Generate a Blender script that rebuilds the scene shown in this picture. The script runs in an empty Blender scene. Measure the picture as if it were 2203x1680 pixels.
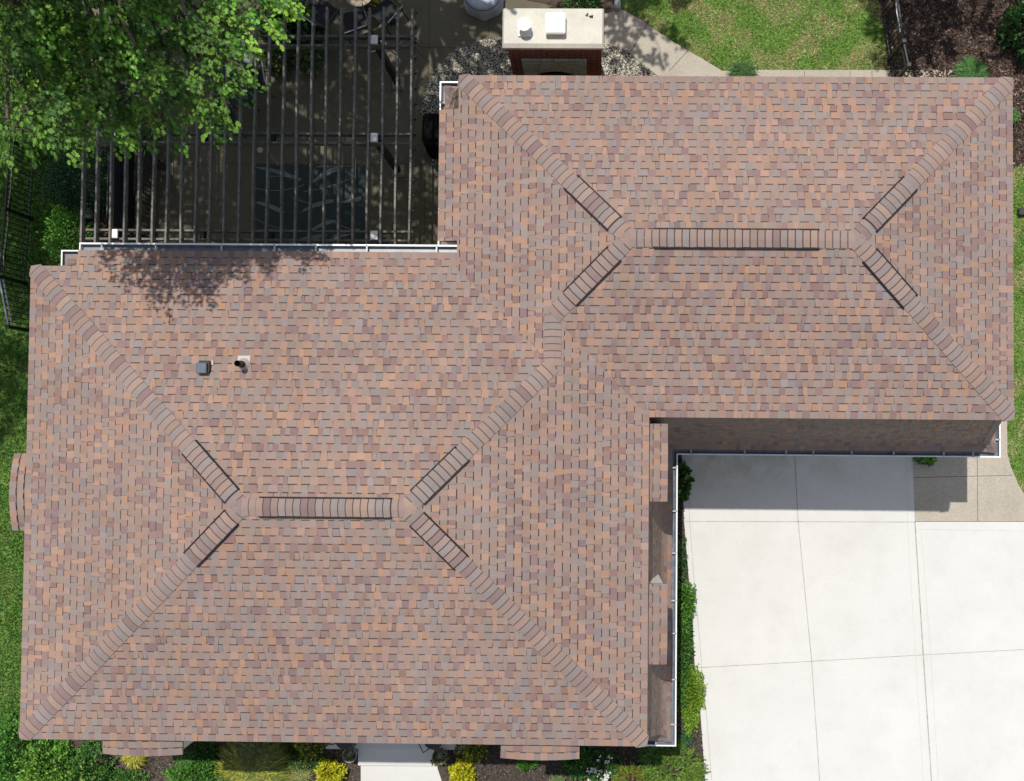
import bpy, math, random
import numpy as np
from mathutils import Vector, Matrix

random.seed(7); rng = np.random.default_rng(7)
SC = bpy.context.scene
COL = SC.collection

# ------------------------------------------------------------------ camera, sky, sun, exposure
FOC, W_, H_ = 2364.0, 2202.0, 1679.5
CX, CY, CAM_H = 1245.70, 861.09, 24.963
ROLL, TX, TY = -0.0085, -0.0307, -0.0123
def _R():
    c, s = math.cos(ROLL), math.sin(ROLL); Rz = np.array([[c, -s, 0], [s, c, 0], [0, 0, 1]])
    c, s = math.cos(TX), math.sin(TX); Rx = np.array([[1, 0, 0], [0, c, -s], [0, s, c]])
    c, s = math.cos(TY), math.sin(TY); Ry = np.array([[c, 0, s], [0, 1, 0], [-s, 0, c]])
    return Rz @ Rx @ Ry
RC = _R()
def at(px, py, z=0.0):
    """point of the place at height z that the photograph shows at (px, py)"""
    d = RC.T @ np.array([(px - CX) / FOC, -(py - CY) / FOC, -1.0])
    t = (CAM_H - z) / -d[2]
    return float(d[0] * t), float(d[1] * t)
def at3(px, py, z=0.0):
    x, y = at(px, py, z); return (x, y, z)

cam_d = bpy.data.cameras.new('drone_camera'); cam = bpy.data.objects.new('drone_camera', cam_d); COL.objects.link(cam)
cam_d.sensor_fit = 'HORIZONTAL'; cam_d.sensor_width = 36; cam_d.lens = FOC / W_ * 36
cam_d.shift_x = (W_ / 2 - CX) / W_; cam_d.shift_y = (CY - H_ / 2) / W_
cam_d.clip_start = 0.1; cam_d.clip_end = 2000
M4 = Matrix([list(r) for r in RC.T]).to_4x4(); M4.translation = (0, 0, CAM_H)
cam.matrix_world = M4
SC.camera = cam

SUNV = Vector((-0.115, 0.361, 1.0)).normalized()
world = bpy.data.worlds.new('World'); SC.world = world; world.use_nodes = True
nt = world.node_tree; bg = nt.nodes['Background']
sky = nt.nodes.new('ShaderNodeTexSky'); sky.sky_type = 'NISHITA'; sky.sun_disc = False
sky.sun_elevation = math.asin(SUNV.z); sky.sun_rotation = math.atan2(SUNV.x, SUNV.y)
sat = nt.nodes.new('ShaderNodeHueSaturation'); sat.inputs['Saturation'].default_value = .55      # the camera's white balance is set for the shade
nt.links.new(sky.outputs[0], sat.inputs['Color']); nt.links.new(sat.outputs[0], bg.inputs[0]); bg.inputs[1].default_value = 0.115
sun_d = bpy.data.lights.new('sun', 'SUN'); sun_d.energy = 3.6; sun_d.angle = math.radians(0.53); sun_d.color = (1, .955, .88)
sun = bpy.data.objects.new('sun', sun_d); COL.objects.link(sun)
sun.rotation_euler = SUNV.to_track_quat('Z', 'Y').to_euler()
sun.location = (0, 0, 60)
SC.view_settings.view_transform = 'Standard'; SC.view_settings.look = 'None'
SC.view_settings.exposure = 0.20; SC.view_settings.gamma = 1

# ------------------------------------------------------------------ materials
MATS = {}
def mat(name, col=(.5, .5, .5), rough=.8, attr=False, n_scale=None, n_amt=.25, n2_scale=None, n2_amt=.2, bump=0, bump_scale=None, metal=0,
        trans=0, spec=.3, detail=6, stain=None):
    """base colour (or the mesh colours) varied by two procedural noises, optional bump and leaf translucency"""
    m = bpy.data.materials.new(name); m.use_nodes = True; t = m.node_tree; N = t.nodes; L = t.links
    b = N['Principled BSDF']; b.inputs['Roughness'].default_value = rough; b.inputs['Metallic'].default_value = metal
    b.inputs['Specular IOR Level'].default_value = spec
    tc = N.new('ShaderNodeTexCoord')
    if attr:
        a = N.new('ShaderNodeAttribute'); a.attribute_name = 'Col'; out = a.outputs['Color']
    else:
        r = N.new('ShaderNodeRGB'); r.outputs[0].default_value = (*col, 1); out = r.outputs[0]
    def vary(out, scale, amt, det):
        n = N.new('ShaderNodeTexNoise'); n.inputs['Scale'].default_value = scale; n.inputs['Detail'].default_value = det
        n.inputs['Roughness'].default_value = .65
        L.new(tc.outputs['Object'], n.inputs['Vector'])
        mr = N.new('ShaderNodeMapRange'); mr.inputs[1].default_value = .3; mr.inputs[2].default_value = .7
        mr.inputs[3].default_value = 1 - amt; mr.inputs[4].default_value = 1 + amt; L.new(n.outputs['Fac'], mr.inputs[0])
        mx = N.new('ShaderNodeVectorMath'); mx.operation = 'MULTIPLY'
        cx = N.new('ShaderNodeCombineXYZ')
        for k in range(3): L.new(mr.outputs[0], cx.inputs[k])
        L.new(out, mx.inputs[0]); L.new(cx.outputs[0], mx.inputs[1])
        return mx.outputs[0]
    if n_scale: out = vary(out, n_scale, n_amt, detail)
    if n2_scale: out = vary(out, n2_scale, n2_amt, 4)
    if stain:
        c2, sc, lo, hi, amt = stain
        n = N.new('ShaderNodeTexNoise'); n.inputs['Scale'].default_value = sc; n.inputs['Detail'].default_value = 7; n.inputs['Roughness'].default_value = .7
        L.new(tc.outputs['Object'], n.inputs['Vector'])
        mr = N.new('ShaderNodeMapRange'); mr.inputs[1].default_value = lo; mr.inputs[2].default_value = hi; mr.inputs[4].default_value = amt
        L.new(n.outputs['Fac'], mr.inputs[0])
        mx = N.new('ShaderNodeMix'); mx.data_type = 'RGBA'; L.new(mr.outputs[0], mx.inputs[0]); L.new(out, mx.inputs[6]); mx.inputs[7].default_value = (*c2, 1)
        out = mx.outputs[2]
    L.new(out, b.inputs['Base Color'])
    if bump:
        n = N.new('ShaderNodeTexNoise'); n.inputs['Scale'].default_value = bump_scale or n_scale or 60; n.inputs['Detail'].default_value = 5
        L.new(tc.outputs['Object'], n.inputs['Vector'])
        bp = N.new('ShaderNodeBump'); bp.inputs['Strength'].default_value = bump; bp.inputs['Distance'].default_value = .01
        L.new(n.outputs['Fac'], bp.inputs['Height']); L.new(bp.outputs[0], b.inputs['Normal'])
    if trans:
        tr = N.new('ShaderNodeBsdfTranslucent'); ms = N.new('ShaderNodeMixShader'); ms.inputs[0].default_value = trans
        L.new(out, tr.inputs[0]); L.new(b.outputs[0], ms.inputs[1]); L.new(tr.outputs[0], ms.inputs[2])
        L.new(ms.outputs[0], N['Material Output'].inputs['Surface'])
    MATS[name] = m; return m

mat('shingle', attr=True, rough=.95, n_scale=95, n_amt=.13, n2_scale=.45, n2_amt=.07, bump=.35, bump_scale=160, spec=.15)
mat('black_vent', (.012, .011, .013), .7)
mat('white_metal', (.78, .79, .80), .35, n_scale=8, n_amt=.05, spec=.5)
mat('gutter_shade', (.16, .18, .21), .4, n_scale=6, n_amt=.35, spec=.5)  # white aluminium trough; its bluish shade is put into this colour
mat('white_trim', (.78, .77, .73), .6, n_scale=12, n_amt=.05)
mat('fascia_dark', (.09, .075, .07), .7, n_scale=20, n_amt=.2)
mat('soffit', (.42, .40, .37), .8, n_scale=20, n_amt=.08)
mat('glass_dark', (.02, .025, .03), .08, spec=.6)
mat('dark_metal', (.018, .018, .02), .45, spec=.5, n_scale=20, n_amt=.2)
mat('pale_metal', (.42, .42, .43), .4, spec=.5)
mat('cable_tan', (.42, .38, .30), .7)
mat('pale_flashing', (.40, .345, .325), .45, n_scale=30, n_amt=.06, spec=.5)
mat('hood_metal', (.07, .09, .12), .32, spec=.6, n_scale=20, n_amt=.1)
mat('pipe_black', (.02, .02, .022), .5)
mat('concrete', (.575, .57, .55), .9, n_scale=34, n_amt=.035, n2_scale=.55, n2_amt=.05, bump=.12, bump_scale=60, stain=((.48, .47, .43), 1.1, .46, .8, .6))
mat('concrete_stain', (.42, .41, .27), .9, n_scale=40, n_amt=.1)
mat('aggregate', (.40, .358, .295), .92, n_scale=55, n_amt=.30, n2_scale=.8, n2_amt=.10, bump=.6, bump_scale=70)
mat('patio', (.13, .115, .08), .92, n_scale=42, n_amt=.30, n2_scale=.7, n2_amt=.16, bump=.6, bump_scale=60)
mat('joint', (.06, .055, .045), .95)
mat('drive_joint', (.33, .32, .29), .95, n_scale=6, n_amt=.45)
mat('cap_concrete', (.585, .56, .495), .9, n_scale=16, n_amt=.07, n2_scale=1.6, n2_amt=.10, bump=.25, bump_scale=40, stain=((.30, .29, .25), 3.2, .58, .85, .6))
mat('soil', (.075, .055, .043), .95, n_scale=40, n_amt=.5, n2_scale=3, n2_amt=.2, bump=.9, bump_scale=45)
mat('chips', attr=True, rough=.9, n_scale=50, n_amt=.2)
mat('pebble', attr=True, rough=.75, n_scale=25, n_amt=.15)
mat('lawn', (.10, .19, .035), .95, n_scale=26, n_amt=.45, n2_scale=1.6, n2_amt=.25, bump=.9, bump_scale=40, stain=((.25, .225, .085), 2.6, .5, .68, .4))
mat('leaf', attr=True, rough=.55, trans=.22, spec=.3)
mat('petal', attr=True, rough=.6, trans=.2)
mat('bark', (.11, .085, .065), .95, n_scale=22, n_amt=.4, bump=.8)
mat('old_wood', (.165, .158, .145), .92, n_scale=26, n_amt=.45, n2_scale=5, n2_amt=.3, bump=.5, stain=((.34, .34, .29), 17, .57, .70, .75))
mat('old_wood_dark', (.040, .036, .031), .92, n_scale=26, n_amt=.4, n2_scale=5, n2_amt=.3, bump=.5, stain=((.26, .27, .22), 19, .62, .75, .6))
mat('screen_slat', (.022, .028, .04), .5, n_scale=20, n_amt=.2, spec=.5)
mat('lattice_wood', (.30, .27, .22), .9, n_scale=20, n_amt=.3)
mat('lattice_dark', (.07, .06, .05), .9, n_scale=20, n_amt=.3)
mat('tan_wood', (.34, .19, .085), .6, n_scale=9, n_amt=.3)
mat('grey_stone', (.42, .46, .43), .9, n_scale=10, n_amt=.25, n2_scale=3, n2_amt=.25, bump=.6)
mat('firebox_black', (.008, .008, .008), .95)
mat('cover_blue', (.44, .49, .56), .85, n_scale=8, n_amt=.12, bump=.35, bump_scale=7)
mat('cover_black', (.005, .005, .006), .9, spec=.08, n_scale=9, n_amt=.3, bump=.5, bump_scale=6)
mat('rug_base', (.045, .06, .058), .95, n_scale=60, n_amt=.25, n2_scale=2.5, n2_amt=.2)
mat('rug_pattern', (.19, .215, .22), .95, n_scale=40, n_amt=.3)
mat('table_glass', (.03, .037, .052), .22, n_scale=40, n_amt=.6, spec=.55)
mat('sling', (.022, .022, .026), .85, n_scale=60, n_amt=.3)
mat('weathered_top', (.36, .29, .21), .85, n_scale=9, n_amt=.35)
mat('white_paint', (.80, .80, .79), .4, n_scale=10, n_amt=.04)
mat('flue_white', (.84, .84, .82), .35, n_scale=10, n_amt=.03)
mat('terracotta', (.16, .14, .12), .8, n_scale=20, n_amt=.2)
mat('dry_leaf', (.09, .045, .02), .9)

def drive_concrete():
    """the driveway: concrete with greenish dirt washed out along the garage front"""
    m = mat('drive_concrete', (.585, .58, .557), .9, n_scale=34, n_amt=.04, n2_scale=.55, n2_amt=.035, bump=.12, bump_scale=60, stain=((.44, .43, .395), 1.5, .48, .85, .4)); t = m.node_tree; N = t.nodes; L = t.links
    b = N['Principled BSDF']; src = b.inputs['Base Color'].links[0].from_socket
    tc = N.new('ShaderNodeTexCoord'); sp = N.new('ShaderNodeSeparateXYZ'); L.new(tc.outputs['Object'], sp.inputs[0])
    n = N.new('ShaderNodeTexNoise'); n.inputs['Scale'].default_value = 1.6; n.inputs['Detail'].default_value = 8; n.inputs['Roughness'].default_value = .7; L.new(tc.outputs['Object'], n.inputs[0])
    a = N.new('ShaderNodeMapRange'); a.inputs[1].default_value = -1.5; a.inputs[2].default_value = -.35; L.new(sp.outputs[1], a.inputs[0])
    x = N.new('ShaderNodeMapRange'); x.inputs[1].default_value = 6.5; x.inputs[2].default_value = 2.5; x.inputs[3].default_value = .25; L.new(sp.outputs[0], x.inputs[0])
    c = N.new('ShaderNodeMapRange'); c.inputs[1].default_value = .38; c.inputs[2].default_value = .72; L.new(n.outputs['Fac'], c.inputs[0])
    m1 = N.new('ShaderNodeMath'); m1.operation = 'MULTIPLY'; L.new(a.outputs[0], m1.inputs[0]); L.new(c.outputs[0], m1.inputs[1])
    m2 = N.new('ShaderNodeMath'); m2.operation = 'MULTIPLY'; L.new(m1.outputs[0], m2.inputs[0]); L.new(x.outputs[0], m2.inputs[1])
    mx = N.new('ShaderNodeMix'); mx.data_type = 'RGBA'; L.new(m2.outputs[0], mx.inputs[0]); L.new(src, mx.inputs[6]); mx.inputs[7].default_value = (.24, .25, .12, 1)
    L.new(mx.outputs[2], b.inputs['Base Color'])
drive_concrete()
def brick_material(name):
    m = bpy.data.materials.new(name); m.use_nodes = True; t = m.node_tree; N = t.nodes; L = t.links; b = N['Principled BSDF']
    b.inputs['Roughness'].default_value = .9; b.inputs['Specular IOR Level'].default_value = .2
    tc = N.new('ShaderNodeTexCoord'); sp = N.new('ShaderNodeSeparateXYZ'); L.new(tc.outputs['Object'], sp.inputs[0])
    ad = N.new('ShaderNodeMath'); L.new(sp.outputs[0], ad.inputs[0]); L.new(sp.outputs[1], ad.inputs[1])
    cb = N.new('ShaderNodeCombineXYZ'); L.new(ad.outputs[0], cb.inputs[0]); L.new(sp.outputs[2], cb.inputs[1])
    bt = N.new('ShaderNodeTexBrick'); bt.inputs['Scale'].default_value = 1; bt.inputs['Brick Width'].default_value = .23; bt.inputs['Row Height'].default_value = .098
    bt.inputs['Mortar Size'].default_value = .006; bt.inputs['Mortar Smooth'].default_value = .1
    bt.inputs['Color1'].default_value = (.25, .072, .056, 1); bt.inputs['Color2'].default_value = (.14, .05, .045, 1); bt.inputs['Mortar'].default_value = (.36, .27, .24, 1)
    L.new(cb.outputs[0], bt.inputs['Vector'])
    n = N.new('ShaderNodeTexNoise'); n.inputs['Scale'].default_value = 14; n.inputs['Detail'].default_value = 6; L.new(tc.outputs['Object'], n.inputs[0])
    mr = N.new('ShaderNodeMapRange'); mr.inputs[3].default_value = .6; mr.inputs[4].default_value = 1.4; L.new(n.outputs['Fac'], mr.inputs[0])
    mx = N.new('ShaderNodeVectorMath'); mx.operation = 'SCALE'; L.new(bt.outputs['Color'], mx.inputs[0]); L.new(mr.outputs[0], mx.inputs['Scale'])
    L.new(mx.outputs[0], b.inputs['Base Color'])
    bp = N.new('ShaderNodeBump'); bp.inputs['Strength'].default_value = .6; bp.inputs['Distance'].default_value = .008; bp.invert = True
    L.new(bt.outputs['Fac'], bp.inputs['Height']); L.new(bp.outputs[0], b.inputs['Normal'])
    MATS[name] = m
brick_material('brick')

# ------------------------------------------------------------------ object helpers
ORG = {}
def thing(name, label, cat, loc=(0, 0, 0), group=None):
    o = bpy.data.objects.new(name, None); COL.objects.link(o); o.location = loc; o.empty_display_size = .2
    o['label'] = label; o['category'] = cat
    if group: o['group'] = group
    ORG[o.name] = Vector(loc); return o
def tag(o, label, cat, group=None):
    o['label'] = label; o['category'] = cat
    if group: o['group'] = group
    return o
def kind(o, k): o['kind'] = k; return o
def org(o):
    while o is not None:
        if o.name in ORG: return ORG[o.name]
        o = o.parent
    return Vector((0, 0, 0))
def link_mesh(name, me, m, parent):
    ob = bpy.data.objects.new(name, me); COL.objects.link(ob)
    for x in ([m] if isinstance(m, str) else m): me.materials.append(MATS[x])
    if parent is not None: ob.parent = parent
    return ob
class MB:
    def __init__(s): s.v = []; s.f = []; s.c = []; s.mi = []
    def poly(s, pts, col=(1, 1, 1), mi=0):
        n = len(s.v); s.v.extend([tuple(p) for p in pts]); s.f.append(list(range(n, n + len(pts)))); s.c.append(col); s.mi.append(mi)
    def grid(s, rows, col=(1, 1, 1), mi=0, close=False):
        n = len(s.v); k = len(rows[0])
        for r in rows: s.v.extend([tuple(p) for p in r])
        for i in range(len(rows) - 1):
            for j in range(k if close else k - 1):
                j2 = (j + 1) % k
                s.f.append([n + i * k + j, n + i * k + j2, n + (i + 1) * k + j2, n + (i + 1) * k + j]); s.c.append(col); s.mi.append(mi)
    def prism(s, poly, z0, z1, col=(1, 1, 1), mi=0, bottom=True):
        a = sum(poly[i][0] * poly[(i + 1) % len(poly)][1] - poly[(i + 1) % len(poly)][0] * poly[i][1] for i in range(len(poly)))
        if a < 0: poly = poly[::-1]
        k = len(poly); n = len(s.v)
        s.v.extend([(p[0], p[1], z0) for p in poly]); s.v.extend([(p[0], p[1], z1) for p in poly])
        fs = [[n + k + i for i in range(k)]]
        if bottom: fs.append([n + i for i in range(k)][::-1])
        for i in range(k): fs.append([n + i, n + (i + 1) % k, n + k + (i + 1) % k, n + k + i])
        for f in fs: s.f.append(f); s.c.append(col); s.mi.append(mi)
    def box(s, a, b, col=(1, 1, 1), mi=0):
        x0, x1 = sorted((a[0], b[0])); y0, y1 = sorted((a[1], b[1])); z0, z1 = sorted((a[2], b[2]))
        s.prism([(x0, y0), (x1, y0), (x1, y1), (x0, y1)], z0, z1, col, mi)
    def bevel_box(s, a, b, r, col=(1, 1, 1), mi=0):
        x0, x1 = sorted((a[0], b[0])); y0, y1 = sorted((a[1], b[1])); z0, z1 = sorted((a[2], b[2]))
        def ring(i, z): return [(x0 + i + r, y0 + i, z), (x1 - i - r, y0 + i, z), (x1 - i, y0 + i + r, z), (x1 - i, y1 - i - r, z), (x1 - i - r, y1 - i, z), (x0 + i + r, y1 - i, z), (x0 + i, y1 - i - r, z), (x0 + i, y0 + i + r, z)]
        rows = [ring(r, z0), ring(0, z0 + r), ring(0, z1 - r), ring(r, z1)]
        s.grid(rows, col, mi, close=True); s.poly(rows[-1], col, mi); s.poly(rows[0][::-1], col, mi)
    def bar(s, p, q, w, h, col=(1, 1, 1), mi=0, up=(0, 0, 1)):
        p = Vector(p); q = Vector(q); d = (q - p).normalized(); u = Vector(up)
        if abs(d.dot(u)) > .98: u = Vector((1, 0, 0))
        sd = d.cross(u).normalized() * (w / 2); u2 = sd.cross(d).normalized() * (h / 2)
        r = [[c + sd + u2, c - sd + u2, c - sd - u2, c + sd - u2] for c in (p, q)]
        s.grid(r, col, mi, close=True); s.poly(r[0], col, mi); s.poly(r[1][::-1], col, mi)
    def tube(s, pts, r, n=8, col=(1, 1, 1), mi=0, cap=True):
        pts = [Vector(p) for p in pts]; rr = r if isinstance(r, (list, tuple)) else [r] * len(pts); rows = []
        for i, p in enumerate(pts):
            d = (pts[min(i + 1, len(pts) - 1)] - pts[max(i - 1, 0)]).normalized()
            u = Vector((0, 0, 1)) if abs(d.z) < .9 else Vector((1, 0, 0))
            a = d.cross(u).normalized(); b = d.cross(a).normalized()
            rows.append([p + (a * math.cos(2 * math.pi * k / n) + b * math.sin(2 * math.pi * k / n)) * rr[i] for k in range(n)])
        s.grid(rows, col, mi, close=True)
        if cap: s.poly(rows[0], col, mi); s.poly(rows[-1][::-1], col, mi)
    def lathe(s, c, prof, n=20, col=(1, 1, 1), mi=0, sx=1, sy=1, wob=0):
        ph = random.random() * 6
        rows = [[(c[0] + r * sx * (1 + wob * math.sin(5 * a + ph + z * 3)) * math.cos(a), c[1] + r * sy * (1 + wob * math.sin(5 * a + ph + z * 3)) * math.sin(a), c[2] + z) for a in [2 * math.pi * k / n for k in range(n)]] for r, z in prof]
        s.grid(rows, col, mi, close=True)
        if prof[-1][0] > .001: s.poly(rows[-1], col, mi)
    def build(s, name, m, parent=None, smooth=False):
        o = org(parent); me = bpy.data.meshes.new(name)
        me.from_pydata([(x - o.x, y - o.y, z - o.z) for x, y, z in s.v], [], s.f)
        ca = me.color_attributes.new('Col', 'FLOAT_COLOR', 'CORNER')
        arr = np.ones((len(me.loops), 4), np.float32); k = 0
        for f, c in zip(s.f, s.c): arr[k:k + len(f), :3] = c; k += len(f)
        ca.data.foreach_set('color', arr.ravel())
        me.polygons.foreach_set('material_index', s.mi)
        if smooth: me.polygons.foreach_set('use_smooth', [True] * len(s.f))
        me.update(); return link_mesh(name, me, m, parent)

def np_mesh(name, V, F, C, m, parent=None, smooth=False):
    """V (n,k,3) copies of one small shape, F its faces, C (n,3) a colour each"""
    n, k, _ = V.shape; o = org(parent); V = V - np.array([o.x, o.y, o.z])
    me = bpy.data.meshes.new(name); sizes = np.array([len(f) for f in F]); flat = np.concatenate([np.array(f) for f in F])
    loops = (flat[None, :] + (np.arange(n) * k)[:, None]).ravel(); ls = np.tile(sizes, n)
    me.vertices.add(n * k); me.vertices.foreach_set('co', V.astype(np.float32).ravel())
    me.loops.add(len(loops)); me.loops.foreach_set('vertex_index', loops.astype(np.int32))
    me.polygons.add(len(ls)); me.polygons.foreach_set('loop_start', (np.cumsum(ls) - ls).astype(np.int32))
    ca = me.color_attributes.new('Col', 'FLOAT_COLOR', 'CORNER')
    cc = np.ones((len(loops), 4), np.float32); cc[:, :3] = np.repeat(C, len(flat), axis=0); ca.data.foreach_set('color', cc.ravel())
    if smooth: me.polygons.foreach_set('use_smooth', np.ones(len(ls), bool))
    me.update(calc_edges=True); me.validate()
    return link_mesh(name, me, m, parent)

def nrm(a): return a / np.maximum(np.linalg.norm(a, axis=-1, keepdims=True), 1e-9)
OAK = (np.array([[0, 0, 0], [.10, .22, .02], [.38, .30, .05], [.14, .40, .03], [.46, .62, .06], [.15, .62, .03], [.28, .90, .05], [0, 1, -.05], [-.28, .90, .05], [-.15, .62, .03], [-.46, .62, .06], [-.14, .40, .03], [-.38, .30, .05], [-.10, .22, .02]]),
       [[0, 1, 3, 5, 7, 9, 11, 13], [1, 2, 3], [3, 4, 5], [5, 6, 7], [7, 8, 9], [9, 10, 11], [11, 12, 13]])
OVAL = (np.array([[0, 0, 0], [.26, .3, .07], [.24, .7, .07], [0, 1, -.06], [-.24, .7, .07], [-.26, .3, .07]]), [[0, 1, 2, 3], [0, 3, 4, 5]])
NEEDLE = (np.array([[-.07, 0, 0], [.07, 0, 0], [.06, .6, .04], [0, 1, -.04], [-.06, .6, .04]]), [[0, 1, 2, 3, 4]])
def leaves(name, P, D, size, shape, C, m='leaf', parent=None, upright=.6):
    """a leaf at every P pointing along D, its face turned towards the sky by `upright`"""
    n = len(P); D = nrm(D); up = nrm(np.array([0, 0, 1.]) * upright + rng.normal(0, .45, (n, 3)))
    X = nrm(np.cross(D, up)); Z = np.cross(X, D)
    S, F = shape; s = (size * rng.uniform(.65, 1.25, n))[:, None, None]
    V = P[:, None, :] + s * (S[None, :, 0:1] * X[:, None] + S[None, :, 1:2] * D[:, None] + S[None, :, 2:3] * Z[:, None])
    return np_mesh(name, V, F, C, m, parent)
def mix_cols(n, cols, wts=None, jit=.18):
    c = np.array(cols)[rng.choice(len(cols), n, p=wts)]; return np.clip(c * rng.lognormal(0, jit, (n, 1)), .002, .9)

# ------------------------------------------------------------------ house dimensions
AX0, AX1, AY0, AY1 = -2.442, 7.419, .310, 6.405
BX0, BX1, BY0, BY1 = -10.068, 1.002, -5.460, 2.930
ZU, ZG, PT = 5.5, 2.9, .254
HA, HB = (AY1 - AY0) / 2, (BY1 - BY0) / 2
PEA, PEB = PT * HA / (HA - .085), PT * HB / (HB - .085)
EXN = .30; EXW = .356

TAN, RUST, PLUM, GREY, TAUPE, DASH = (.318, .202, .152), (.288, .182, .143), (.222, .149, .138), (.238, .193, .178), (.268, .192, .162), (.072, .048, .045)
def shingle_col(tooth):
    r = random.random()
    if tooth: c = TAN if r < .30 else PLUM if r < .52 else GREY if r < .70 else RUST if r < .78 else TAUPE
    else: c = TAUPE if r < .44 else GREY if r < .68 else PLUM if r < .86 else TAN
    k = random.gauss(1, .05); h = random.gauss(0, .007)
    return (max(.02, c[0] * k + h), max(.02, c[1] * k), max(.02, c[2] * k - h))

def clip_h(poly, hp):
    a, b, c = hp; out = []
    for i in range(len(poly)):
        p, q = poly[i], poly[(i + 1) % len(poly)]
        dp, dq = a * p[0] + b * p[1] + c, a * q[0] + b * q[1] + c
        if dp >= 0: out.append(p)
        if (dp > 0 and dq < 0) or (dp < 0 and dq > 0):
            t = dp / (dp - dq); out.append((p[0] + t * (q[0] - p[0]), p[1] + t * (q[1] - p[1])))
    return out
def area(p): return abs(sum(p[i][0] * p[(i + 1) % len(p)][1] - p[(i + 1) % len(p)][0] * p[i][1] for i in range(len(p)))) / 2 if len(p) > 2 else 0
def subtract(polys, hps):
    res = []
    for P in polys:
        rest = P
        for h in hps:
            o = clip_h(rest, (-h[0], -h[1], -h[2]))
            if area(o) > 1e-5: res.append(o)
            rest = clip_h(rest, h)
            if area(rest) < 1e-6: break
    return res
def rect_h(x0, x1, y0, y1): return [(1, 0, -x0), (-1, 0, x1), (0, 1, -y0), (0, -1, y1)]
def hps_of(poly):
    a = sum(poly[i][0] * poly[(i + 1) % len(poly)][1] - poly[(i + 1) % len(poly)][0] * poly[i][1] for i in range(len(poly)))
    if a < 0: poly = poly[::-1]
    r = []
    for i in range(len(poly)):
        p, q = poly[i], poly[(i + 1) % len(poly)]; n = (-(q[1] - p[1]), q[0] - p[0]); r.append((n[0], n[1], -(n[0] * p[0] + n[1] * p[1])))
    return r
FP = {'W1': (PT, 0, -PT * AX0), 'E1': (-PEA, 0, PEA * AX1), 'N1': (0, -PT, PT * AY1), 'S1': (0, PT, -PT * AY0),
      'W2': (PT, 0, -PT * BX0), 'E2': (-PEB, 0, PEB * BX1), 'N2': (0, -PT, PT * BY1), 'S2': (0, PT, -PT * BY0)}
def hgt(f, x, y): a, b, c = FP[f]; return ZU + a * x + b * y + c
XS = (PT * AX0 + PEB * BX1) / (PT + PEB)
YA = AY0 + (XS - AX0); YB = BY1 - (PEB / PT) * (BX1 - XS)
WINGS = [(['W1', 'E1', 'N1', 'S1'], rect_h(AX0, AX1, AY0, AY1), [(AX0, AY0), (AX1, AY0), (AX1, AY1), (AX0, AY1)]),
         (['W2', 'E2', 'N2', 'S2'], rect_h(BX0, BX1, BY0, BY1), [(BX0, BY0), (BX1, BY0), (BX1, BY1), (BX0, BY1)]),
         (['W1', 'E2'], rect_h(AX0, BX1, YB, YA), [(AX0, YB), (BX1, YB), (BX1, YA), (AX0, YA)])]
def dif(g, f, e=0): return tuple(FP[g][k] - FP[f][k] + (e if k == 2 else 0) for k in range(3))
REG = {f: [] for f in FP}
for k, (fs, hp, poly) in enumerate(WINGS):
    for f in fs:
        P = poly
        for g in fs:
            if g != f: P = clip_h(P, dif(g, f))
        ps = [P]
        for j, (fs2, hp2, _) in enumerate(WINGS):
            if j == k: continue
            e = 1e-5 if k < j else -1e-5
            ps = subtract(ps, hp2 + [dif(g, f, -e) if g != f else (0, 0, -e if True else 0) for g in fs2])
        REG[f] += [p for p in ps if area(p) > 1e-4]
xw0 = at(170, 550, 5.4)[0]
REG['N2'].append([(xw0, BY1), (AX0, BY1), (AX0, BY1 + EXN), (xw0, BY1 + EXN)])
yw0, yw1 = at(945, 519, 5.4)[1], at(945, 237, 5.4)[1]
REG['W1'].append([(AX0 - EXW, yw0), (AX0, yw0), (AX0, yw1), (AX0 - EXW, yw1)])
AXES = {'W1': ((AX0 - EXW, 0), (1, 0)), 'E1': ((AX1, 0), (-1, 0)), 'N1': ((0, AY1), (0, -1)), 'S1': ((0, AY0), (0, 1)),
        'W2': ((BX0, 0), (1, 0)), 'E2': ((BX1, 0), (-1, 0)), 'N2': ((0, BY1 + EXN), (0, -1)), 'S2': ((0, BY0), (0, 1))}
EXPO = .1375
def seg_clip(p, q, hps):
    t0, t1 = 0., 1.
    for a, b, c in hps:
        dp, dq = a * p[0] + b * p[1] + c, a * q[0] + b * q[1] + c
        if dp < 0 and dq < 0: return None
        if dp < 0: t0 = max(t0, dp / (dp - dq))
        elif dq < 0: t1 = min(t1, dp / (dp - dq))
    if t1 - t0 < 1e-4: return None
    return tuple(((p[0] + t * (q[0] - p[0])), (p[1] + t * (q[1] - p[1]))) for t in (t0, t1))
def run_tabs(u0, u1):
    """alternating slots and teeth along a course"""
    u = u0 - random.random() * .4; tooth = random.random() < .5; res = []; quiet = 0
    while u < u1:
        if quiet <= 0 and random.random() < .07: quiet = random.randint(2, 6)
        w = random.choice((.07, .09, .11, .125)) if tooth else random.choice((.08, .105, .13, .155))
        w *= random.uniform(.9, 1.12)
        c = shingle_col(tooth)
        if quiet > 0:
            quiet -= 1; k = random.gauss(1, .04); c = tuple(x * k for x in random.choice((TAUPE, TAUPE, GREY)))
        res.append((u, u + w, tooth, c)); u += w; tooth = not tooth
    return res
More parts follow.
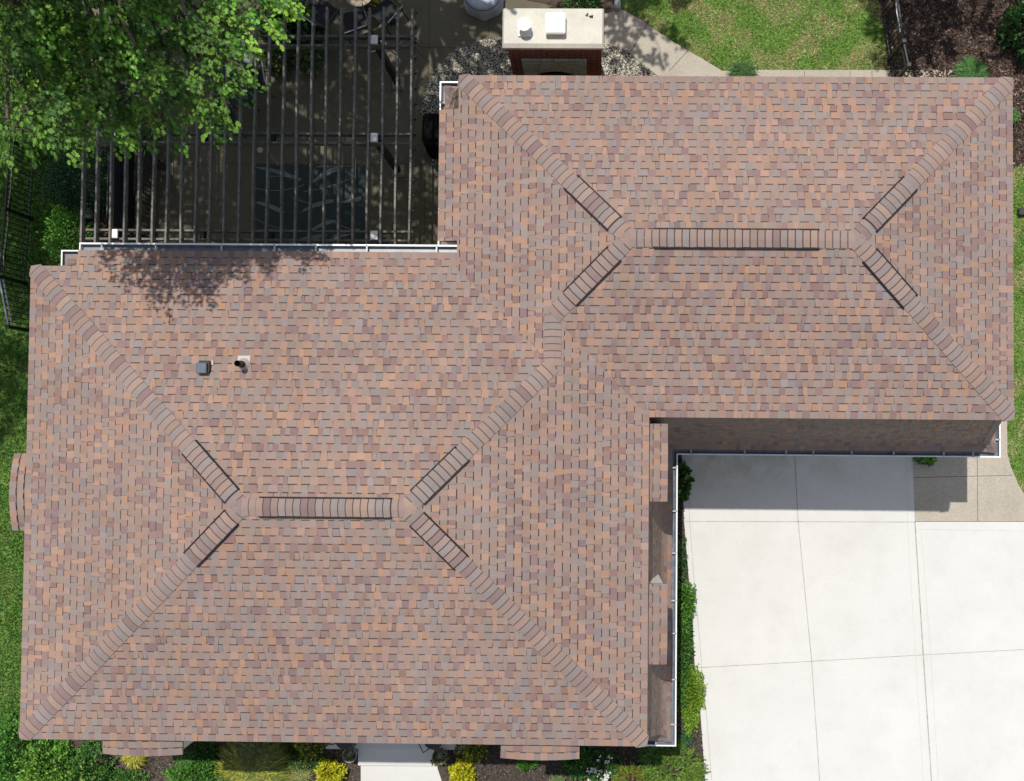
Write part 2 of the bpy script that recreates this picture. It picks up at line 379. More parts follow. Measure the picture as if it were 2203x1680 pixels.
def shingle_plane(mb, f):
    (ox, oy), (tx, ty) = AXES[f]; ux, uy = ty, -tx; a, b, c = FP[f]
    regs = [r if True else r for r in REG[f]]; H = [hps_of(r) for r in regs]
    us = [(p[0] - ox) * ux + (p[1] - oy) * uy for r in regs for p in r]; ts = [(p[0] - ox) * tx + (p[1] - oy) * ty for r in regs for p in r]
    for i in range(int(max(ts) / EXPO) + 1):
        t0, t1 = i * EXPO, (i + 1) * EXPO
        if t1 < min(ts): continue
        wav = random.uniform(-.002, .002)
        def P2(u, t): return (ox + ux * u + tx * t, oy + uy * u + ty * t)
        def lift(p, hb):
            t = (p[0] - ox) * tx + (p[1] - oy) * ty
            return (p[0], p[1], hgt(f, *p) + hb + (.0015 - hb) * min(1, max(0, (t - t0) / (t1 - t0))))
        for (ua, ub, tooth, col) in run_tabs(min(us), max(us)):
            hb = .010 if tooth else .006
            td = t1 - .0185 if not tooth else t1
            j0, j1 = (random.uniform(-.010, .010), random.uniform(-.010, .010)) if tooth else (0, 0)
            q = [P2(ua + j0, t0 + wav), P2(ub + j1, t0 + wav), P2(ub, td), P2(ua, td)]
            d = [P2(ua, td), P2(ub, td), P2(ub, t1), P2(ua, t1)]
            for hps in H:
                for quad, cc in ((q, col), (d, DASH)):
                    if quad is d and tooth: continue
                    p = quad
                    for h in hps:
                        p = clip_h(p, h)
                        if len(p) < 3: break
                    if len(p) >= 3 and area(p) > 1e-6: mb.poly([lift(x, hb) for x in p], cc)
                s = seg_clip(q[0], q[1], hps)
                if s: mb.poly([lift(s[0], hb), (s[0][0], s[0][1], hgt(f, *s[0]) - .012), (s[1][0], s[1][1], hgt(f, *s[1]) - .012), lift(s[1], hb)], tuple(x * .8 for x in col))

house = thing('house', 'house with brown and tan shingled hip roof, steep lower roof and white gutters', 'house', (0, 0, 0))
mb = MB()
for f in FP: shingle_plane(mb, f)
roof = mb.build('roof', 'shingle', house)

# --- caps over hips and ridges, raised vents near the tops
def ridge_z(x, y):
    best = -9
    for fs, hp, _ in WINGS:
        if all(h[0] * x + h[1] * y + h[2] >= -1e-3 for h in hp): best = max(best, min(hgt(g, x, y) for g in fs))
    return best
CAPC = [(.268, .199, .175), (.240, .194, .180), (.212, .150, .144), (.285, .202, .166), (.256, .190, .168), (.235, .196, .186)]
DASH2 = (.110, .075, .071)
def cap_run(name, p, q, slope_l, slope_r, vent=None, corner=True):
    """caps from the low end p to the high end q; slope = drop per metre to each side; vent = (start, end) in metres from q"""
    p = Vector((p[0], p[1])); q = Vector((q[0], q[1])); L = (q - p).length; d = (q - p) / L; n = Vector((-d.y, d.x))
    mb = MB(); n_c = max(1, round(L / .128)); e = L / n_c; hw = .15
    for i in range(n_c):
        s0, s1 = i * e, (i + 1) * e
        lf = .034 if vent and L - vent[1] < (s0 + s1) / 2 < L - vent[0] else 0
        c = random.choice(CAPC); k = random.gauss(1, .05); c = tuple(x * k for x in c)
        w = hw * random.uniform(.97, 1.03); wa, wb = (min(w, s0 + .03), min(w, s1 + .03)) if corner else (w, w)
        def row(s, up, w=w):
            c2 = p + d * s; z = ridge_z(c2.x, c2.y); r = []
            for o in (-1, -.55, -.18, .18, .55, 1):
                drop = (slope_l if o > 0 else slope_r) * abs(o) * w
                bow = .010 * abs(o) ** 2 * (1 if s > .2 or not corner else 0)
                x = c2 + n * (o * w) + d * (bow * .9)
                r.append((x.x, x.y, z - drop + up + lf + .012 - .010 * max(0, .3 - abs(o))))
            return r
        a, b, b2 = row(max(s0, .03) if corner else s0, .012, wa), row(s1 - .018, .004, wb), row(s1, .003, wb)
        mb.grid([a, b], c); mb.grid([b, b2], c if i == n_c - 1 else DASH if lf else DASH2)
        low = [(x, y, z - .022) for x, y, z in a]; mb.grid([low, a], tuple(x * .6 for x in c))
        for side in (0, 5):
            mb.poly([a[side], b2[side], (b2[side][0], b2[side][1], b2[side][2] - .03), (a[side][0], a[side][1], a[side][2] - .035)], tuple(x * .6 for x in c))
    cap = mb.build(name, 'shingle', roof)
    if vent:
        vb = MB(); a, b = L - vent[1], L - vent[0]
        for o, sl in ((1, slope_l), (-1, slope_r)):
            pts = []
            for s in (a, b):
                c2 = p + d * s + n * (o * (hw + .012)); cc = p + d * s
                pts.append((c2.x, c2.y, ridge_z(cc.x, cc.y) - sl * hw + .033))
            vb.bar(pts[0], pts[1], .026, .040)
        vb.build('ridge_vent', 'black_vent', roof)
    return cap
s45 = PT / math.sqrt(2)
A_W, A_E = (AX0 + HA, (AY0 + AY1) / 2), (AX1 - HA + .085, (AY0 + AY1) / 2)
B_W, B_E = (BX0 + HB, (BY0 + BY1) / 2), (BX1 - HB + .085, (BY0 + BY1) / 2)
SA, SB = (XS, YA), (XS, YB)
V = (.36, 1.44)
cap_run('hip_cap', (AX0, AY1), A_W, s45, s45, V); cap_run('hip_cap', (AX1, AY1), A_E, s45, s45, V); cap_run('hip_cap', (AX1, AY0), A_E, s45, s45, V)
cap_run('hip_cap', SA, A_W, s45, s45, V, False); cap_run('hip_cap', (BX0, BY1), B_W, s45, s45, (.25, 1.4)); cap_run('hip_cap', (BX0, BY0), B_W, s45, s45, (.25, 1.3))
cap_run('hip_cap', (BX1, BY0), B_E, s45, s45, (.25, 1.3)); cap_run('hip_cap', SB, B_E, s45, s45, (.25, 1.3), False)
cap_run('ridge_cap', SA, SB, PT, PT, None, False)
cap_run('ridge_cap', A_W, A_E, PT, PT, (.62, A_E[0] - A_W[0] - .42), False); cap_run('ridge_cap', B_W, B_E, PT, PT, (.24, B_E[0] - B_W[0] - .30), False)

# --- edge boards under the upper roof
OUT = [(BX0, BY0), (BX1, BY0), (BX1, AY0), (AX1, AY0), (AX1, AY1), (AX0, AY1), (AX0, BY1), (BX0, BY1)]
CEN = [((AX0 + AX1) / 2, (AY0 + AY1) / 2), ((BX0 + BX1) / 2, (BY0 + BY1) / 2)]
NE = len(OUT)
EN = []
for i in range(NE):
    p, q = OUT[i], OUT[(i + 1) % NE]; L = math.hypot(q[0] - p[0], q[1] - p[1]); EN.append(((q[1] - p[1]) / L, -(q[0] - p[0]) / L))
def offset_pt(i, o): a, b = EN[i - 1], EN[i]; return (OUT[i][0] + o * (a[0] + b[0]), OUT[i][1] + o * (a[1] + b[1]))
def offset_poly(o): return [offset_pt(i, o) for i in range(NE)]
mb = MB(); mb.prism(offset_poly(-.018), ZU - .15, ZU - .014); mb.build('fascia', 'fascia_dark', house)
mb = MB(); mb.prism(offset_poly(-.06), ZU - .21, ZU - .152); mb.build('soffit', 'soffit', house)

# --- steep lower roof
PROF = [(-.12, 5.36), (.03, 4.72), (.17, 4.12), (.28, 3.62), (.36, 3.29), (.45, 3.10), (.585, 2.985)]
cum = [0]
for i in range(len(PROF) - 1): cum.append(cum[-1] + math.hypot(PROF[i + 1][0] - PROF[i][0], PROF[i + 1][1] - PROF[i][1]))
def prof(s):
    s = min(max(s, 0), cum[-1])
    for i in range(len(PROF) - 1):
        if s <= cum[i + 1] + 1e-9:
            t = (s - cum[i]) / (cum[i + 1] - cum[i]); return (PROF[i][0] + t * (PROF[i + 1][0] - PROF[i][0]), PROF[i][1] + t * (PROF[i + 1][1] - PROF[i][1]))
mb = MB(); ncs = int(round(cum[-1] / .132)); ec = cum[-1] / ncs
for i in range(NE):
    nx, ny = EN[i]; txx, tyy = -ny, nx; p0 = OUT[i]
    L = math.hypot(OUT[(i + 1) % NE][0] - p0[0], OUT[(i + 1) % NE][1] - p0[1])
    ka = EN[i - 1][0] * txx + EN[i - 1][1] * tyy; kb = EN[(i + 1) % NE][0] * txx + EN[(i + 1) % NE][1] * tyy
    def PT3(u, o, z): return (p0[0] + txx * u + nx * o, p0[1] + tyy * u + ny * o, z)
    for k in range(ncs):
        (o0, z0), (o1, z1) = prof(k * ec), prof((k + 1) * ec)
        lo0, hi0, lo1, hi1 = ka * o0, L + kb * o0, ka * o1, L + kb * o1
        for ua, ub, tooth, col in run_tabs(min(lo0, lo1), max(hi0, hi1)):
            lf = .014 if tooth else .008
            a0, b0, a1, b1 = [min(max(x, l), h) for x, l, h in ((ua, lo0, hi0), (ub, lo0, hi0), (ua, lo1, hi1), (ub, lo1, hi1))]
            if b0 - a0 < 1e-4 and b1 - a1 < 1e-4: continue
            mb.poly([PT3(a1, o1 + lf, z1 + lf * .4), PT3(b1, o1 + lf, z1 + lf * .4), PT3(b0, o0 + .001, z0), PT3(a0, o0 + .001, z0)], col)
            mb.poly([PT3(a1, o1 + lf, z1 + lf * .4), PT3(a1, o1 - .004, z1), PT3(b1, o1 - .004, z1), PT3(b1, o1 + lf, z1 + lf * .4)], tuple(x * .8 for x in col))
lower = mb.build('lower_roof', 'shingle', house)
# bent caps down its corners
for i in (0, 1, 3, 4, 5, 7):
    mb = MB(); a, b = Vector(EN[i - 1]), Vector(EN[i]); ta, tb = Vector((-a.y, a.x)) * -1, Vector((-b.y, b.x))
    for k in range(ncs):
        (o0, z0), (o1, z1) = prof(k * ec), prof((k + 1) * ec); c = random.choice(CAPC)
        def row(o, z, up):
            C0 = Vector(OUT[i]) + (a + b) * (o + up)
            return [(*(C0 + ta * .13), z), (*C0, z + .006), (*(C0 + tb * .13), z)]
        mb.grid([row(o0, z0, .014), row(o1, z1 + .006, .026)], c); mb.grid([row(o1, z1 + .006, .026), row(o1, z1, .012)], DASH)
    mb.build('corner_cap', 'shingle', lower)

# --- walls below
mb = MB(); mb.prism(offset_poly(.10), .0, 2.88); mb.build('wall', 'brick', house)
mb = MB(); mb.prism(offset_poly(.12), 2.882, 2.94); mb.prism(offset_poly(.55), 2.945, 2.975); mb.build('eave_board', 'white_trim', house)
for x0, x1 in ((2.2, 4.6), (4.9, 7.2)):
    g = MB(); y = AY0 - .10
    g.box((x0, y - .06, .01), (x1, y - .002, 2.2))
    for k in range(4): g.box((x0 + .06, y - .085, .08 + k * .53), (x1 - .06, y - .062, .54 + k * .53))
    gd = g.build('garage_door', 'white_trim', house); h = MB(); h.box(((x0 + x1) / 2 - .1, y - .12, .9), ((x0 + x1) / 2 + .1, y - .087, .94)); h.build('handle', 'dark_metal', gd)
xd = at(860, 1600, 0)[0]; d = MB(); d.box((xd - .5, BY0 - .17, .17), (xd + .5, BY0 - .102, 2.2)); dr = d.build('door', 'fascia_dark', house)
d = MB(); d.tube([(xd + .38, BY0 - .2, 1.0), (xd + .38, BY0 - .2, 1.2)], .015); d.build('handle', 'pale_metal', dr)

# wall blocks under the two stretches where the roof runs further down
mb = MB(); mb.prism([(xw0 + .05, BY1 - .3), (AX0 - .001, BY1 - .3), (AX0 - .001, BY1 + EXN - .10), (xw0 + .05, BY1 + EXN - .10)], .0, ZU - .16)
mb.build('rear_wall', 'white_trim', house)
mb = MB(); mb.prism([(AX0 - EXW + .10, yw0 + .05), (AX0 + .3, yw0 + .05), (AX0 + .3, yw1 - .03), (AX0 - EXW + .10, yw1 - .03)], .0, ZU - .16)
mb.build('side_wall', 'white_trim', house)
mb = MB()
mb.prism([(xw0 + .01, BY1 + .002), (AX0 - .02, BY1 + .002), (AX0 - .02, BY1 + EXN - .012), (xw0 + .01, BY1 + EXN - .012)], ZU - .20, ZU - PT * EXN - .02)
mb.prism([(AX0 - EXW + .012, yw0 + .012), (AX0 - .002, yw0 + .012), (AX0 - .002, yw1 - .012), (AX0 - EXW + .012, yw1 - .012)], ZU - .21, ZU - PT * EXW - .02)
mb.build('fascia', 'fascia_dark', house)

# --- gutters: trough, bright rim, straps
def gutter(a0, a1, b0, b1, z, step, ends=(1, 1)):
    """a0-a1 inner edge, b0-b1 outer edge"""
    ga = MB(); A0, A1, B0, B1 = [Vector((*p, 0)) for p in (a0, a1, b0, b1)]
    def L(A, B, t): return A + (B - A) * t
    rows = []
    for t, h in ((0, .0), (.02, -.085), (.55, -.095), (.78, -.06), (.82, .004)):
        rows.append([tuple(L(A0, B0, t) + Vector((0, 0, z + h))), tuple(L(A1, B1, t) + Vector((0, 0, z + h)))])
    ga.grid(rows, mi=1)
    rim = []
    for t, h in ((.80, .002), (.80, .012), (1.0, .012), (1.0, -.04), (.9, -.10), (.0, -.10)):
        rim.append([tuple(L(A0, B0, t) + Vector((0, 0, z + h))), tuple(L(A1, B1, t) + Vector((0, 0, z + h)))])
    ga.grid(rim, mi=0)
    for e, A, B in ((ends[0], A0, B0), (ends[1], A1, B1)):
        if e: ga.bar(tuple(A + Vector((0, 0, z - .045))), tuple(B + Vector((0, 0, z - .045))), .022, .108)
    g = ga.build('gutter', ['white_metal', 'gutter_shade'], house)
    n = max(1, int((B1 - B0).length / step))
    for k in range(n):
        t = (k + .5 + random.uniform(-.2, .2)) / n; s = MB()
        q = L(B0, B1, t); dd = (B1 - B0).normalized(); pn = Vector((-dd.y, dd.x, 0)); pn = pn if pn.dot(L(A0, A1, .5) - L(B0, B1, .5)) > 0 else -pn; p = q + pn * .138
        if (A1 - A0).cross(B1 - B0).length < 9: s.bar(p + Vector((0, 0, z + .007)), q + (p - q) * .1 + Vector((0, 0, z + .007)), .028, .01)
        s.build('bracket', 'pale_metal', g)
for i in range(NE):
    j = (i + 1) % NE
    gutter(offset_pt(i, .565), offset_pt(j, .565), offset_pt(i, .705), offset_pt(j, .705), 2.955, .8, (0, 0))
zx = ZU - PT * EXN
gutter((xw0 + .02, BY1 + EXN - .012), (AX0, BY1 + EXN - .012), (xw0 + .02, BY1 + EXN + .135), (AX0, BY1 + EXN + .135), zx - .012, .85)

# --- dormers in the lower roof, arched shingled tops
def dormer(cx_, cy_, n, wid, proj, ze, rise, label):
    n = Vector((*n, 0)); t = Vector((-n.y, n.x, 0)); C = Vector((cx_, cy_, 0))   # C on the upper eave line
    def P(u, o, z): v = C + t * u + n * o; return (v.x, v.y, z)
    def zt(u): return ze + rise * (1 - (2 * u / wid) ** 2)
    dm = MB(); dm.box(*[P(*a) for a in ((-wid / 2 + .12, -.30, 3.25), (wid / 2 - .12, proj - .14, ze - .12))])
    body = dm.build('dormer', 'white_trim', house)
    if label: body['label'] = label
    w = MB(); w.box(*[P(*a) for a in ((-wid / 2 + .2, proj - .138, 3.6), (wid / 2 - .2, proj - .125, ze - .25))]); w.build('window', 'glass_dark', body)
    f = MB()
    for u0, u1, z0, z1 in ((-wid / 2 + .14, wid / 2 - .14, ze - .25, ze - .16), (-wid / 2 + .14, wid / 2 - .14, 3.5, 3.6), (-wid / 2 + .14, -wid / 2 + .2, 3.6, ze - .25), (wid / 2 - .2, wid / 2 - .14, 3.6, ze - .25), (-.025, .025, 3.6, ze - .25)):
        f.box(P(u0, proj - .138, z0), P(u1, proj - .105, z1))
    f.build('window_frame', 'white_metal', body)
    for sg in (-1, 1):
        c = MB(); u0, u1 = sg * (wid / 2 - .035), sg * (wid / 2 - .118)
        pr = [(-.10, 5.25), (proj - .06, ze - .07), (proj - .06, 3.45), (.28, 3.5), (.0, 4.75)]
        a, b = [P(u0, o, z) for o, z in pr], [P(u1, o, z) for o, z in pr]
        c.poly(a); c.poly(b[::-1])
        for k in range(5): c.poly([a[k], a[(k + 1) % 5], b[(k + 1) % 5], b[k]])
        c.build('cheek', 'flue_white', body)
    r = MB(); N = 12
    for k in range(3 if proj > .3 else 2):
        o0, o1 = proj - k * .135, proj - (k + 1) * .135
        for ua, ub, tooth, col in run_tabs(-wid / 2, wid / 2):
            ua, ub = max(ua, -wid / 2), min(ub, wid / 2)
            if ub - ua < .004: continue
            us = np.linspace(ua, ub, 4); lf = .014 if tooth else .009
            r.grid([[P(u, o0, zt(u) - .04 + lf) for u in us], [P(u, o1 + (.014 if not tooth else 0), zt(u) - .01) for u in us]], col)
            if not tooth: r.grid([[P(u, o1 + .014, zt(u) - .01) for u in us], [P(u, o1, zt(u) - .008) for u in us]], DASH)
            r.grid([[P(u, o0, zt(u) - .04 + lf) for u in us], [P(u, o0, zt(u) - .075) for u in us]], tuple(x * .7 for x in col))
    us = np.linspace(-wid / 2, wid / 2, N)
    r.grid([[P(u, proj - .01, zt(u) - .075) for u in us], [P(u, -.2, zt(u) - .075) for u in us]], PLUM)
    for sg in (-1, 1):
        u = sg * wid / 2; r.poly([P(u, proj, zt(u) - .03), P(u, proj, zt(u) - .075), P(u, -.2, zt(u) - .075), P(u, -.2, zt(u) - .005)], TAUPE)
    r.build('dormer_roof', 'shingle', body)
ye = lambda a, b: ((at(1415, a, 5.27)[1] + at(1415, b, 5.27)[1]) / 2, abs(at(1415, a, 5.27)[1] - at(1415, b, 5.27)[1]))
c, w = ye(911, 1079); dormer(BX1, c, (1, 0), w, at(1436, 1000, 5.27)[0] - BX1, 5.24, .09, None)
c, w = ye(1256, 1430); dormer(BX1, c, (1, 0), w, at(1435, 1340, 5.27)[0] - BX1, 5.24, .09, None)
y0, y1 = at(40, 975, 5.25)[1], at(40, 1141, 5.25)[1]
dormer(BX0, (y0 + y1) / 2, (-1, 0), y0 - y1, BX0 - at(30, 975, 5.22)[0], 5.24, .14, None)
for xa, xb, yb in ((219, 391, 1622), (1076, 1246, 1631)):
    x0, x1 = at(xa, 1615, 5.25)[0], at(xb, 1615, 5.25)[0]
    dormer((x0 + x1) / 2, BY0, (0, -1), x1 - x0, BY0 - at((xa + xb) / 2, yb, 5.22)[1], 5.24, .12, None)

# --- hood vent and pipe on the rear slope
hx, hy = at(440, 788, 6.0); hz = hgt('N2', hx, hy)
mb = MB(); mb.box((hx - .02, hy + .03, hz - .03), (hx + .145, hy + .105, hz + .022))
fl = mb.build('vent_flashing', 'pale_flashing', roof)
mb = MB(); mb.box((hx - .08, hy - .10, hz + .0), (hx + .10, hy + .10, hz + .10), mi=1); mb.bevel_box((hx - .105, hy - .125, hz + .10), (hx + .075, hy + .06, hz + .17), .01)
mb.build('hood_vent', ['hood_metal', 'pipe_black'], roof)
px_, py_ = at(522, 780, 6.0); pz = hgt('N2', px_, py_)
mb = MB()
c4 = [(px_ - .11, py_ - .02), (px_ + .11, py_ - .02), (px_ + .11, py_ + .13), (px_ - .11, py_ + .13)]
mb.poly([(x, y, hgt('N2', x, y) + .018) for x, y in c4]); mb.lathe((px_, py_ - .03, pz), [(.115, .012), (.10, .045), (.06, .09), (.055, .10)], 20)
mb.build('pipe_flashing', 'pale_flashing', roof, True)
mb = MB(); q = Vector((px_, py_ - .03, pz)); mb.tube([q + Vector((0, 0, .02)), q + Vector((0, 0, .36))], [.052, .052], 18, cap=False); mb.lathe((q.x, q.y, q.z), [(.044, .36), (.044, .10), (.0, .10)], 18)
mb.lathe((q.x, q.y, q.z), [(.06, .09), (.062, .15), (.053, .16)], 18)
mb.build('vent_pipe', 'pipe_black', roof, True)
# ------------------------------------------------------------------ ground
def poly_px(pts, z=0.0): return [at(x, y, z) for x, y in pts]
def structure(name, mb, m, parent=None): return kind(mb.build(name, m, parent), 'structure')
mb = MB(); mb.box((-260, -260, -.6), (260, 260, -.03)); structure('ground', mb, 'lawn')

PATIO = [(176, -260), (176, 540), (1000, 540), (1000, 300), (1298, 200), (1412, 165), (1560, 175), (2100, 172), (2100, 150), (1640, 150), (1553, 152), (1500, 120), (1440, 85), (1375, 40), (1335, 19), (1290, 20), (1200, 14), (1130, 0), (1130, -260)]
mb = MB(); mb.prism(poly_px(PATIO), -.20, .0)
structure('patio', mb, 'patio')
def joint(mb, pts, z=.004, w=.012):
    P = [Vector(at(x, y)) for x, y in pts]
    for a, b in zip(P[:-1], P[1:]):
        d = (b - a).normalized(); n = Vector((-d.y, d.x)) * (w / 2)
        mb.poly([(*(a - n), z), (*(b - n), z), (*(b + n), z), (*(a + n), z)])
mb = MB()
for pts in ([(925, -200), (922, 120), (915, 350), (912, 540)], [(300, 97), (880, 100), (925, 102), (1030, 104)], [(300, 352), (880, 353), (945, 354)], [(676, -100), (674, 540)], [(480, 300), (478, 540)],
            [(1052, -100), (1050, 100)], [(895, 105), (925, 138), (955, 165)], [(1395, 42), (1360, 106)], [(1482, 100), (1440, 155)], [(1730, 150), (1729, 175)], [(1828, 150), (1828, 175)], [(1645, 150), (1645, 175)]): joint(mb, pts)
structure('patio_joints', mb, 'joint')
# paler stretch of path by the lawn
PATHP = [(1300, 30), (1335, 19.6), (1375, 40.5), (1440, 85.5), (1500, 120.5), (1553, 152.5), (1640, 150.5), (2098, 150.5), (2098, 171), (1560, 174), (1415, 164), (1385, 140), (1350, 110), (1300, 95)]
mb = MB(); mb.poly([(*p, .0045) for p in poly_px(PATHP)][::-1]); structure('path', mb, 'aggregate')
mb = MB()
for pts in ([(1395, 47), (1357, 110)], [(1482, 106), (1438, 154)], [(1730, 152), (1729, 172)], [(1828, 152), (1828, 172)], [(1875, 152), (1875, 172)]): joint(mb, pts, .0085, .010)
structure('path_joints', mb, 'joint')

# driveway and the aggregate pad beside it
DRIVE = [(1466, 940), (1466, 985), (1471, 1120), (1480, 1230), (1490, 1350), (1494, 1436), (1505, 1520), (1511, 1600), (1517, 1690), (1540, 1900), (2700, 1900), (2700, 1122), (1967, 1122), (1962, 985), (1961, 940)]
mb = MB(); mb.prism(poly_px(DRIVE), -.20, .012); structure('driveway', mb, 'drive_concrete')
mb = MB()
for pts, w in (([(1707, 940), (1709, 985), (1716, 1121)], .014), ([(1716, 1121), (1745, 1420), (1763, 1690), (1778, 1900)], .014), ([(1470, 1121), (1967, 1122.5)], .012), ([(1967, 1122), (1985, 1408), (2003, 1685), (2020, 1900)], .022),
               ([(1494, 1436), (1985, 1408), (2210, 1396)], .012), ([(1479, 985), (1483, 1121), (1492, 1240), (1502, 1350), (1509, 1436), (1521, 1560), (1531, 1690)], .009),
               ([(1948, 985), (1951, 1121), (1968, 1408), (1986, 1690)], .0028), ([(1980, 1140), (2001, 1408), (2018, 1690)], .0028), ([(1975, 1138), (2210, 1142)], .0028), ([(2160, 1697), (2210, 1693)], .01)):
    joint(mb, pts, .016, w)
structure('driveway_joints', mb, 'drive_joint')
PAD = [(1961, 880), (1962.3, 985), (1967.3, 1121), (2400, 1121), (2300, 1090), (2202, 1062), (2190, 1042), (2174, 1005), (2166, 975), (2165, 880)]
mb = MB(); mb.prism(poly_px(PAD), -.2, .008); structure('walkway', mb, 'aggregate')
mb = MB()
for pts in ([(1964, 1027), (2176, 1022)], [(2101, 940), (2102, 1121)]): joint(mb, pts, .012, .009)
structure('walkway_joints', mb, 'joint')

# front porch slab, step and walk
mb = MB(); mb.prism([at(700, 1560, .32), at(1000, 1560, .32), at(1000, 1613, .32), at(700, 1611, .32)], -.1, .30); structure('porch', mb, 'concrete')
mb = MB(); mb.prism(poly_px([(770, 1570), (938, 1570), (938, 1647), (770, 1646)], .15), -.1, .15); structure('step', mb, 'concrete')
mb = MB(); mb.prism(poly_px([(776, 1600), (940, 1600), (941, 1652), (947, 1670), (956, 1700), (990, 1760), (776, 1760)]), -.1, .012); structure('front_walk', mb, 'concrete')

# beds
BED_FRONT = [(150, 1560), (150, 1600), (300, 1700), (300, 1760), (1530, 1760), (1517, 1692), (1511, 1602), (1505, 1520), (1494, 1436), (1490, 1350), (1480, 1230), (1471, 1121), (1466, 985), (1462, 960), (1420, 960), (1400, 1560)]
mb = MB(); mb.prism(poly_px(BED_FRONT), -.2, -.012); structure('mulch_bed', mb, 'soil')
BED_R = [(1911, 166), (1921, 215), (2178, 240), (2178, 356), (2260, 350), (2500, 300), (2500, -260), (1880, -260), (1893, 0), (1908, 110)]
mb = MB(); mb.prism(poly_px(BED_R), -.2, -.011); structure('bark_bed', mb, 'soil')
mb = MB(); mb.prism(poly_px([(1130, -60), (1131, 0), (1200, 13.5), (1290, 19.5), (1334, 18), (1345, -60)]), -.2, .006); structure('planting_bed', mb, 'soil')
mb = MB(); mb.prism(poly_px([(150, 430), (176, 430), (300, 430), (300, 545), (150, 545)]), -.2, .008); structure('side_bed', mb, 'soil')
PEB = [[(905, 240), (918, 190), (935, 150), (975, 110), (1030, 88), (1080, 80), (1140, 80), (1140, 215), (1000, 260), (960, 380), (935, 380), (922, 320)], [(1280, 95), (1300, 93), (1350, 110), (1387, 141), (1412, 166), (1412, 190), (1280, 190)]]
mb = MB()
for P in PEB: mb.prism(poly_px(P), -.1, .010)
structure('pebble_base', mb, 'soil')

def sample_in(poly, n):
    poly = np.array(poly); lo, hi = poly.min(0), poly.max(0); out = []
    tot = 0
    while tot < n:
        p = rng.uniform(lo, hi, (n * 2, 2)); ins = np.zeros(len(p), bool); j = len(poly) - 1
        for i in range(len(poly)):
            c = (poly[i, 1] > p[:, 1]) != (poly[j, 1] > p[:, 1])
            xx = (poly[j, 0] - poly[i, 0]) * (p[:, 1] - poly[i, 1]) / (poly[j, 1] - poly[i, 1] + 1e-12) + poly[i, 0]
            ins ^= c & (p[:, 0] < xx); j = i
        out.append(p[ins]); tot += ins.sum()
    return np.concatenate(out)[:n]
def poly_area(P): return area([tuple(p) for p in P])
def pebbles(name, poly, dens, r, z0, cols):
    n = int(poly_area(poly) * dens); p = sample_in(poly, n)
    S = np.array([[1, 0, 0], [.31, .95, 0], [-.81, .59, 0], [-.81, -.59, 0], [.31, -.95, 0], [.6, .2, .6], [-.15, .6, .62], [-.62, 0, .58], [-.1, -.6, .6], [.4, -.45, .58], [0, 0, .8]])
    F = [[0, 1, 6, 5], [1, 2, 6], [2, 7, 6], [2, 3, 7], [3, 8, 7], [3, 4, 8], [4, 9, 8], [4, 0, 9], [0, 5, 9], [5, 6, 10], [6, 7, 10], [7, 8, 10], [8, 9, 10], [9, 5, 10]]
    a = rng.uniform(0, 6.28, n); ca, sa = np.cos(a), np.sin(a); s = r * rng.uniform(.6, 1.35, n); el = rng.uniform(.65, 1, n)
    x = S[None, :, 0] * s[:, None]; y = S[None, :, 1] * (s * el)[:, None]; z = S[None, :, 2] * (s * .75)[:, None]
    V = np.stack([x * ca[:, None] - y * sa[:, None] + p[:, None, 0], x * sa[:, None] + y * ca[:, None] + p[:, None, 1], z + z0 + rng.uniform(0, r * .9, n)[:, None]], -1)
    return kind(np_mesh(name, V, F, mix_cols(n, cols, jit=.3), 'pebble', None, True), 'stuff')
for P in PEB: pebbles('pebbles', poly_px(P), 2100, .0185, .008, [(.34, .325, .265), (.43, .41, .345), (.24, .23, .19), (.52, .50, .44), (.29, .265, .205), (.13, .12, .10)])
def chips(name, poly, dens, size, z0, cols, wts=None):
    n = int(poly_area(poly) * dens); p = sample_in(poly, n); P = np.column_stack([p, rng.uniform(z0, z0 + .035, n)])
    D = np.column_stack([rng.normal(0, 1, (n, 2)), rng.normal(0, .35, n)])
    S = (np.array([[-.22, 0, 0], [.22, 0, 0], [.26, .5, .06], [.12, 1, 0], [-.2, .95, .02]]), [[0, 1, 2, 3, 4]])
    return kind(leaves(name, P, D, size, S, mix_cols(n, cols, wts, .35), 'chips', None, .9), 'stuff')
chips('wood_chips', poly_px(BED_R[:6] + [(2330, 250), (2330, -40), (1888, -40)] + BED_R[8:]), 1300, .062, -.008, [(.062, .041, .032), (.040, .027, .023), (.095, .064, .049), (.15, .093, .064), (.27, .20, .16)], [.35, .28, .2, .13, .04])
chips('mulch', poly_px([(950, 1590), (1400, 1590), (1440, 980), (1462, 960), (1466, 985), (1471, 1121), (1480, 1230), (1490, 1350), (1494, 1436), (1505, 1520), (1511, 1602), (1517, 1692), (968, 1692), (953, 1655)]), 1100, .04, -.012, [(.045, .041, .039), (.028, .026, .026), (.085, .077, .072), (.19, .17, .155)], [.42, .33, .2, .05])
chips('mulch', poly_px([(160, 1590), (772, 1590), (772, 1692), (320, 1692)]), 900, .04, -.012, [(.06, .053, .048), (.034, .031, .029), (.12, .105, .095), (.24, .21, .19)], [.42, .3, .2, .08])
chips('mulch', poly_px([(170, 428), (300, 428), (300, 540), (170, 540)]), 700, .07, .008, [(.10, .06, .045), (.17, .10, .075), (.05, .03, .025)])

